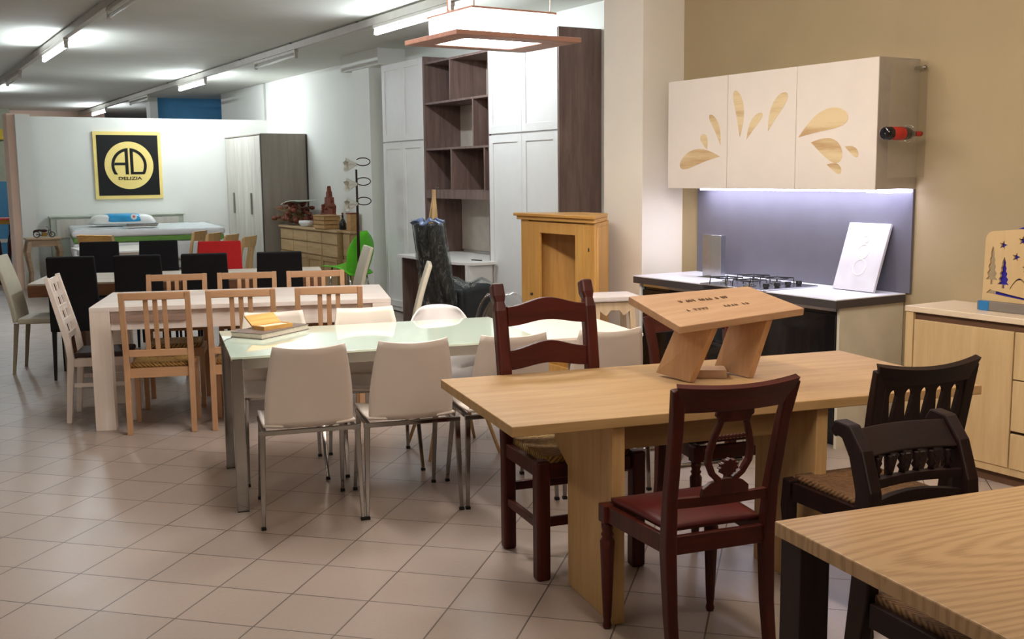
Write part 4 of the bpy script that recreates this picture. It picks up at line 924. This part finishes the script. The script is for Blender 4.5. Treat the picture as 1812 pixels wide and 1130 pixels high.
MB().mesh(tx, Matrix.Translation((c_[0]-(max(xs)+min(xs))/2*k_, -.0213, c_[1])) @ F(0) @ Matrix.Diagonal((k_, 1, 1, 1))).build('lettering', 'sign_k', t)

t = thing('bed', 'double bed with sage white headboard and a thick plastic covered mattress', 'bed')
mb = MB(); mb.bx(2.42, 4.42, 17.80, 17.92, .0, 1.06); mb.bx(2.40, 4.44, 17.78, 17.94, 1.061, 1.085); mb.build('headboard', 'bedframe', t, bevel=.004)
for a, b in ((2.50, 3.06), (3.68, 4.34)): MB().bx(a, b, 17.785, 17.799, .75, 1.03).build('headboard_panel', 'ward', t, bevel=.004)
MB().bx(2.46, 4.34, 15.76, 17.60, .22, .50).build('frame', 'bedframe', t, bevel=.01)
for x in (2.52, 4.34):
    for y in (15.8, 17.6): MB().bx(x-.03, x+.03, y-.03, y+.03, 0, .22).build('leg', 'dark', t)
m_ = MB().bx(2.40, 4.42, 15.70, 17.74, .505, .775).build('mattress', 'mattress', t, bevel=.05, seg=4)
MB().bx(2.41, 4.41, 15.705, 17.73, .776, .845).build('green_band', 'green_band', m_, bevel=.01)
MB().bx(2.39, 4.43, 15.69, 17.75, .846, .945).build('mattress_top', 'mattress', m_, bevel=.04, seg=4)
def cov(u, v):
    return (2.37+2.08*u, 15.68+2.05*v, .955+.006*math.sin(31*u+9*v)+.006*math.sin(19*v)*math.sin(23*u))
MB().sheet(cov, 40, 30, .002).build('plastic_cover', 'film', t, smooth=True)
for q in t.children:
    if q.name.startswith(('mattress', 'plastic_cover', 'frame')): q.matrix_local = Matrix.Translation((2.4, 15.7, 0)) @ Matrix.Rotation(R(-7.5), 4, 'Z') @ Matrix.Translation((-2.4, -15.7, 0))
def pil(x0, x1, y0, y1, z, h, n='pillow', m='white'):
    def f(u, v):
        a = u*2*PI; 
        return None
    b = MB(); cx, cy = (x0+x1)/2, (y0+y1)/2
    bmesh.ops.create_uvsphere(b.bm, u_segments=28, v_segments=14, radius=1)
    for v in b.bm.verts:
        c = v.co; q = lambda w_: math.copysign(abs(w_)**.42, w_)
        zz = q(c.z); v.co = Vector((cx+q(c.x)*(x1-x0)/2*(1-.13*zz), cy+q(c.y)*(y1-y0)/2*(1-.08*zz), z+h/2+zz*h/2))
    return b
t = thing('packed_pillow', 'pillow in a white and bright blue plastic pack on the mattress', 'pillow')
pil(2.84, 3.72, 16.6, 17.1, .968, .155).build('pillow', 'white', t, smooth=True)
pil(2.98, 3.56, 16.590, 17.11, 1.0, .132).build('blue_wrap', 'blue_pack', t, smooth=True)
MB().lathe([(.001, 0), (.045, .002), (.045, .004), (0, .005)], 24, Matrix.Translation((3.40, 16.60, 1.085)) @ Matrix.Rotation(R(70), 4, 'X')).build('oval_badge', 'white', t)
MB().lathe([(.001, 0), (.022, .002), (.022, .004), (0, .005)], 4, Matrix.Translation((3.40, 16.593, 1.088)) @ Matrix.Rotation(R(70), 4, 'X')).build('badge_mark', 'redtop', t)
for k, (x, a, lab) in enumerate(((3.36, 5, 'grey magazine lying lowest in front of the blue pillow pack'), (3.39, -4, 'grey magazine on top of another in front of the blue pillow pack'))):
    tg = thing('magazine', lab, 'magazine', (x, 16.0, .969+.019*k), R(a), 'magazines on the mattress')
    MB().bx(-.2, .2, -.13, .13, .0, .010).build('pages', 'paper', tg); MB().bx(-.202, .202, -.132, .132, .0101, .0186).build('cover', 'mag', tg)

t = thing('console_table', 'small light wood console table with curved legs beside the peach pillar', 'table', (1.97, 16.95, 0))
MB().bx(0, .47, 0, .40, .775, .80).build('top', 'console', t, bevel=.005)
MB().bx(.03, .44, .03, .37, .68, .774).build('apron', 'console', t, bevel=.004)
for x in (0, 1):
    for y in (0, 1):
        sx = -1 if x == 0 else 1; sy = -1 if y == 0 else 1; bx_ = .045 if x == 0 else .425; by_ = .045 if y == 0 else .355
        MB().chain([(bx_+sx*d, by_+sy*d*.5, z) for d, z in ((.03, 0), (.035, .05), (.0, .16), (-.01, .30), (.02, .50), (.035, .60), (.01, .69), (0, .76))], [(w_, w_) for w_ in (.03, .04, .032, .034, .044, .056, .06, .05)], (1, 0, 0)).build('leg', 'console', t, bevel=.006)
t = thing('model_motorcycle', 'small dark model motorcycle on the console table', 'model', (2.24, 17.15, .80))
for x, r_ in ((-.11, .042), (.10, .038)):
    w_ = MB().tube([(x+r_*math.cos(2*PI*k/28), 0, r_+.006+r_*math.sin(2*PI*k/28)) for k in range(28)], .006, 8, True).build('wheel', 'black_leg', t, smooth=True)
    m_ = MB()
    for k in range(8): m_.tube([(x, 0, r_+.006), (x+r_*math.cos(k*PI/4), 0, r_+.006+r_*math.sin(k*PI/4))], .0015, 5)
    m_.build('spokes', 'gold', w_)
MB().tube([(-.155, 0, .075), (-.14, 0, .10), (-.10, 0, .108), (-.06, 0, .095)], [.006, .012, .014, .008], 10).build('rear_fender', 'maroon', t, smooth=True)
MB().ball((-.01, 0, .10), .035, (1.5, .6, .6)).build('tank', 'maroon', t, smooth=True); MB().bx(-.04, .03, -.022, .022, .02, .075).build('engine', 'gold', t, bevel=.008)
MB().tube([(-.11, 0, .05), (-.03, 0, .03), (.04, 0, .05), (.06, 0, .11)], .006, 8).build('frame', 'black_leg', t, smooth=True)
MB().tube([(.10, 0, .045), (.065, 0, .12), (.055, 0, .15)], .006, 8).build('fork', 'metal_grey', t, smooth=True)
MB().tube([(.03, -.05, .155), (.055, -.02, .148), (.055, .02, .148), (.03, .05, .155)], .004, 8).build('handlebar', 'black_leg', t, smooth=True)
MB().ball((.085, 0, .115), .014).build('headlamp', 'metal_grey', t, smooth=True); MB().ball((-.065, 0, .115), .02, (1.6, .8, .4)).build('saddle', 'black_leg', t, smooth=True)
t = thing('red_topped_table', 'dark curved leg side table with a coral red top at the far left edge', 'table', (1.80, 18.8, 0))
MB().bx(-.18, .25, -.12, .25, 1.02, 1.05).build('top', 'redtop', t, bevel=.004)
MB().bx(-.10, .2, -.1, .2, .955, 1.019).build('apron', 'gold', t, bevel=.004)
for x in (-1, 1):
    for y in (-1, 1): MB().chain([(.06+x*d, .05+y*d, z) for d, z in ((.10, 0), (.09, .1), (.06, .4), (.08, .65), (.13, .80), (.12, .95))], [(w_, w_) for w_ in (.03, .03, .035, .05, .07, .05)]).build('leg', 'maroon', t, bevel=.008)
# white table behind the black chairs and the pale wooden chairs
t = thing('white_table', 'white topped table behind the far row of black chairs', 'table', (2.27, 13.9, 0))
MB().bx(0, 1.08, 0, 1.15, .735, .76).build('tabletop', 'desk', t, bevel=.003)
MB().bx(.06, 1.02, .06, 1.09, .66, .734).build('apron', 'desk', t)
for x in (.08, .95):
    for y in (.08, 1.01): MB().bx(x, x+.06, y, y+.06, 0, .735).build('leg', 'desk', t)
def klismos(label, loc, rz, group=None):
    t = thing('pale_wooden_chair', label, 'chair', loc, rz, group)
    for x in (-1, 1):
        MB().chain([(x*.19, -.25, 0), (x*.185, -.20, .3), (x*.185, -.19, .45), (x*.19, -.22, .70), (x*.20, -.27, .93)], [(.032, .034), (.036, .04), (.036, .042), (.034, .034), (.036, .028)]).build('rear_leg', 'klis', t, bevel=.004)
        MB().bar((x*.20, .20, 0), (x*.195, .19, .45), .026, .026, .038, .038).build('front_leg', 'klis', t, bevel=.003)
    mb = MB(); mb.bx(-.17, .17, .18, .2, .39, .45); mb.bx(-.166, .166, -.2, -.18, .39, .45); mb.bx(-.2, -.18, -.17, .17, .39, .45); mb.bx(.18, .2, -.17, .17, .39, .45); mb.build('seat_frame', 'klis', t)
    MB().sheet(lambda u, v: ((u-.5)*.42, -.262-.02*v-.03*math.sin(u*PI), .82+.125*v), 12, 3, .022).build('crest_rail', 'klis', t)
    for x in (-.055, 0, .055): MB().bar((x*.8, -.215, .50), (x*1.2, -.285, .83), .022, .012).build('splat', 'klis', t)
    MB().bar((-.17, -.203, .50), (.17, -.203, .50), .02, .035, x=(0, 1, 0)).build('lower_rail', 'klis', t)
    MB().bx(-.2, .2, -.175, .2, .452, .475).build('seat', 'brown_seat', t, bevel=.008)
    return t
g7 = 'pale wooden chairs on the right of the white table'
kc = klismos('farthest pale wooden chair, first one left in the short row before the mattress', (3.60, 14.72, 0), R(53), g7)
for p, lab in (((3.66, 14.12), 'second pale wooden chair from the left in the short row before the mattress'), ((3.73, 13.57), 'third pale wooden chair from the left, right behind the red chair'), ((3.78, 13.00), 'nearest pale wooden chair with open back, right of the red chair')):
    dup(kc, (p[0]-.05, p[1]-.04, 0), R(53), lab)
t = thing('angled_wooden_chair', 'wide light wooden chair standing at an angle in front of the bed foot', 'chair', (2.42, 12.95, 0), R(-52))
for x in (-1, 1):
    MB().chain([(x*.225, -.24, 0), (x*.225, -.20, .45), (x*.225, -.24, .8), (x*.225, -.30, 1.02)], [(.04, .04)]*4).build('rear_leg', 'klis', t); MB().bar((x*.22, .2, 0), (x*.22, .2, .45), .04, .04).build('front_leg', 'klis', t)
MB().sheet(lambda u, v: ((u-.5)*.47, -.215-.085*v-.02*math.sin(u*PI), .62+.40*v), 10, 6, .022).build('back_panel', 'boxwood', t)
MB().bx(-.22, .22, -.19, .22, .42, .46).build('seat', 'klis', t)

# ------------------------------------------------------------------ carved sideboard, things on it, lamp, lime chair
t = thing('carved_sideboard', 'country oak breakfront sideboard against the white wall', 'sideboard')
MB().bx(5.36, 5.90, 13.50, 15.80, .06, .90).build('carcass', 'sb', t)
MB().bx(5.33, 5.91, 13.47, 15.83, .901, .935).build('top', 'sb_x', t, bevel=.006)
MB().bx(5.42, 5.595, 13.22, 13.468, .06, .90).build('end_carcass', 'sb', t); MB().bx(5.40, 5.598, 13.18, 13.468, .901, .93).build('end_top', 'sb_x', t, bevel=.005)
MB().bx(5.38, 5.89, 13.52, 15.78, 0, .059).build('plinth', 'sb', t); MB().bx(5.44, 5.59, 13.24, 13.46, 0, .059).build('plinth', 'sb', t)
def pan(y0, y1, z0, z1, nm, x=5.36):
    d = MB().bx(x-.012, x-.0005, y0, y1, z0, z1).build(nm, 'sb', t, bevel=.002)
    f = MB(); w_ = .05; f.bx(x-.024, x-.0125, y0, y0+w_, z0, z1); f.bx(x-.024, x-.0125, y1-w_, y1, z0, z1); f.bx(x-.024, x-.0125, y0+w_, y1-w_, z0, z0+w_); f.bx(x-.024, x-.0125, y0+w_, y1-w_, z1-w_, z1)
    f.build('frame', 'sb', d, bevel=.003)
for k in range(4):
    y0 = 13.52+.57*k; MB().bx(5.345, 5.3595, y0, y0+.55, .74, .88).build('drawer', 'sb_x', t, bevel=.004); MB().bx(5.345, 5.3595, y0, y0+.55, .57, .72).build('drawer', 'sb_x', t, bevel=.004)
    pan(y0, y0+.55, .10, .55, 'door')
pan(13.24, 13.45, .10, .55, 'door', 5.42); MB().bx(5.405, 5.4195, 13.24, 13.45, .6, .88).build('drawer', 'sb_x', t, bevel=.004)
t = thing('dried_flowers', 'bundle of dried flowers and grasses lying at the left end of the carved sideboard', 'dried flowers', (5.52, 15.45, .9365))
m_ = MB(); rnd = random.Random(3)
for k in range(110):
    a = rnd.uniform(-.5, .5); b = rnd.uniform(.05, .40); p0 = (rnd.uniform(-.03, .03), -.25+rnd.uniform(-.05, .05), .02+rnd.uniform(0, .04)); p1 = (a*.5, .38+rnd.uniform(-.12, .12), b*.8)
    m_.tube([p0, ((p0[0]+p1[0])/2, (p0[1]+p1[1])/2, (p0[2]+p1[2])/2+.03), p1], .003, 4); 
m_.build('stems', 'straw', t)
m_ = MB()
for k in range(70): m_.ball((rnd.uniform(-.22, .2), .05+rnd.uniform(-.3, .45), rnd.uniform(.03, .33)), rnd.uniform(.02, .045), (1, 1.6, .8), 6)
o_ = m_.build('seed_heads', 'terracotta', t); o_['kind'] = 'stuff'
MB().sheet(lambda u, v: (-.2+.3*u, -.55+.75*v, .36+.03*math.sin(3*v)-.06*v), 6, 6, .012).build('paper_sheet', 'bedframe', t)
t = thing('carved_ornament', 'pointed red brown carved ornament rising over the carved sideboard', 'ornament', (5.62, 14.45, .9365))
out = [(-.22, 0), (-.22, .12), (-.17, .20), (-.19, .30), (-.12, .34), (-.11, .42), (-.06, .42), (-.045, .50), (-.02, .50), (0, .58), (.02, .50), (.045, .50), (.06, .42), (.11, .42), (.12, .34), (.19, .30), (.17, .20), (.22, .12), (.22, 0)]
MB().prism(out, -.03, .03, M_yz(0)).build('carved_back', 'terracotta', t, bevel=.01)
m_ = MB()
for k in range(30): m_.ball((-.05+rnd.uniform(-.02, .02), rnd.uniform(-.18, .18), rnd.uniform(.04, .30)), rnd.uniform(.015, .035), (1, 1, 1), 8)
o_ = m_.build('carved_figures', 'terracotta', t); o_['kind'] = 'stuff'
t = thing('wooden_crate', 'light wooden crate of slats on the carved sideboard', 'crate', (5.42, 14.05, .9365))
m_ = MB()
for k in range(3):
    z = .01+.055*k; m_.bx(-.11, .11, -.20, -.19, z, z+.045); m_.bx(-.11, .11, .19, .20, z, z+.045); m_.bx(-.12, -.11, -.20, .20, z, z+.045); m_.bx(.11, .12, -.20, .20, z, z+.045)
m_.bx(-.11, .11, -.19, .19, 0, .01); m_.build('slats', 'crate', t); MB().bx(-.125, .125, -.205, .205, .171, .185).build('lid', 'crate', t)
for x in (-.10, .10):
    for y in (-.18, .18): MB().bx(x-.009, x+.009, y-.009, y+.009, .011, .17).build('corner_post', 'crate', t)
t = thing('carafe', 'dark glass bottle with a stopper between crate and upright box', 'bottle', (5.46, 13.58, .9365))
MB().lathe([(.0, 0), (.045, .002), (.05, .02), (.05, .08), (.035, .12), (.015, .15), (.013, .19), (.02, .195), (0, .196)], 20).build('body', 'bottle', t, smooth=True); MB().ball((0, 0, .212), .016).build('stopper', 'terracotta', t, smooth=True)
t = thing('upright_box', 'upright light wooden box at the right end of the carved sideboard', 'box', (5.50, 13.33, .9315))
MB().bx(-.06, .06, -.07, .07, 0, .22).build('body', 'crate', t, bevel=.004); MB().bx(-.065, .065, -.075, .075, .2205, .235).build('lid', 'terracotta', t, bevel=.003)
t = thing('white_dish', 'low white oval dish on the carved sideboard', 'dish', (5.40, 14.83, .9365))
MB().lathe([(0, 0), (.09, .0), (.125, .05), (.125, .085), (.115, .085), (.09, .02), (0, .018)], 28, Matrix.Diagonal((.7, 1.2, 1, 1))).build('bowl', 'white', t, smooth=True)

t = thing('floor_lamp', 'dark bronze floor lamp with three frosted flower shades', 'lamp', (4.995, 11.95, 0))
MB().lathe([(0, 0), (.13, 0), (.13, .015), (.03, .03), (.018, .05)], 24).build('base', 'bronze', t, smooth=True)
MB().tube([(0, 0, .04), (0, 0, .8), (.0, 0, 1.3), (0, 0, 1.72)], [.018, .020, .014, .012], 10).build('pole', 'bronze', t, smooth=True)
for z in (1.78, 1.55, 1.32):
    arm = MB().tube([(.02+.065+.075*math.cos(a), -.04*math.cos(a), z+.03+.045*math.sin(a)) for a in [R(200)+2*PI*.86*k/18 for k in range(19)]], .006, 8).build('arm_loop', 'bronze', t, smooth=True)
    def petal(u, v, z=z):
        a = u*2*PI; r_ = .018+.055*v**1.2+.014*v*math.sin(5*a); return (.0-.13*v+.01*v*math.cos(5*a), r_*math.cos(a), z+r_*math.sin(a)-.01*v)
    MB().sheet(petal, 40, 8, .004).build('lamp_shade', 'lampshade', t, smooth=True)
t = thing('lime_chair', 'lime green plastic chair behind the floor lamp pole', 'chair', (5.09, 12.50, 0), R(28))
MB().sheet(lambda u, v: ((u-.5)*2*(.19+.06*math.sin(v*PI))*math.sqrt(max(.02, 1-max(0, 2*v-1)**2.2)), -.18-.12*v+.05*(2*u-1)**2, .46+.52*v), 20, 16, .012).build('backrest', 'green', t, smooth=True)
MB().sheet(lambda u, v: ((u-.5)*.44, -.20+.44*v, .555-.02*math.sin(u*PI)-.10*(1-v)**3), 12, 12, .014).build('seat', 'green', t, smooth=True)
for a in (-1, 1):
    for b in (-1, 1): MB().tube([(a*.15, b*.14, .535 if b > 0 else .50), (a*.2, b*.2, 0)], .011, 8).build('leg', 'chrome', t, smooth=True)
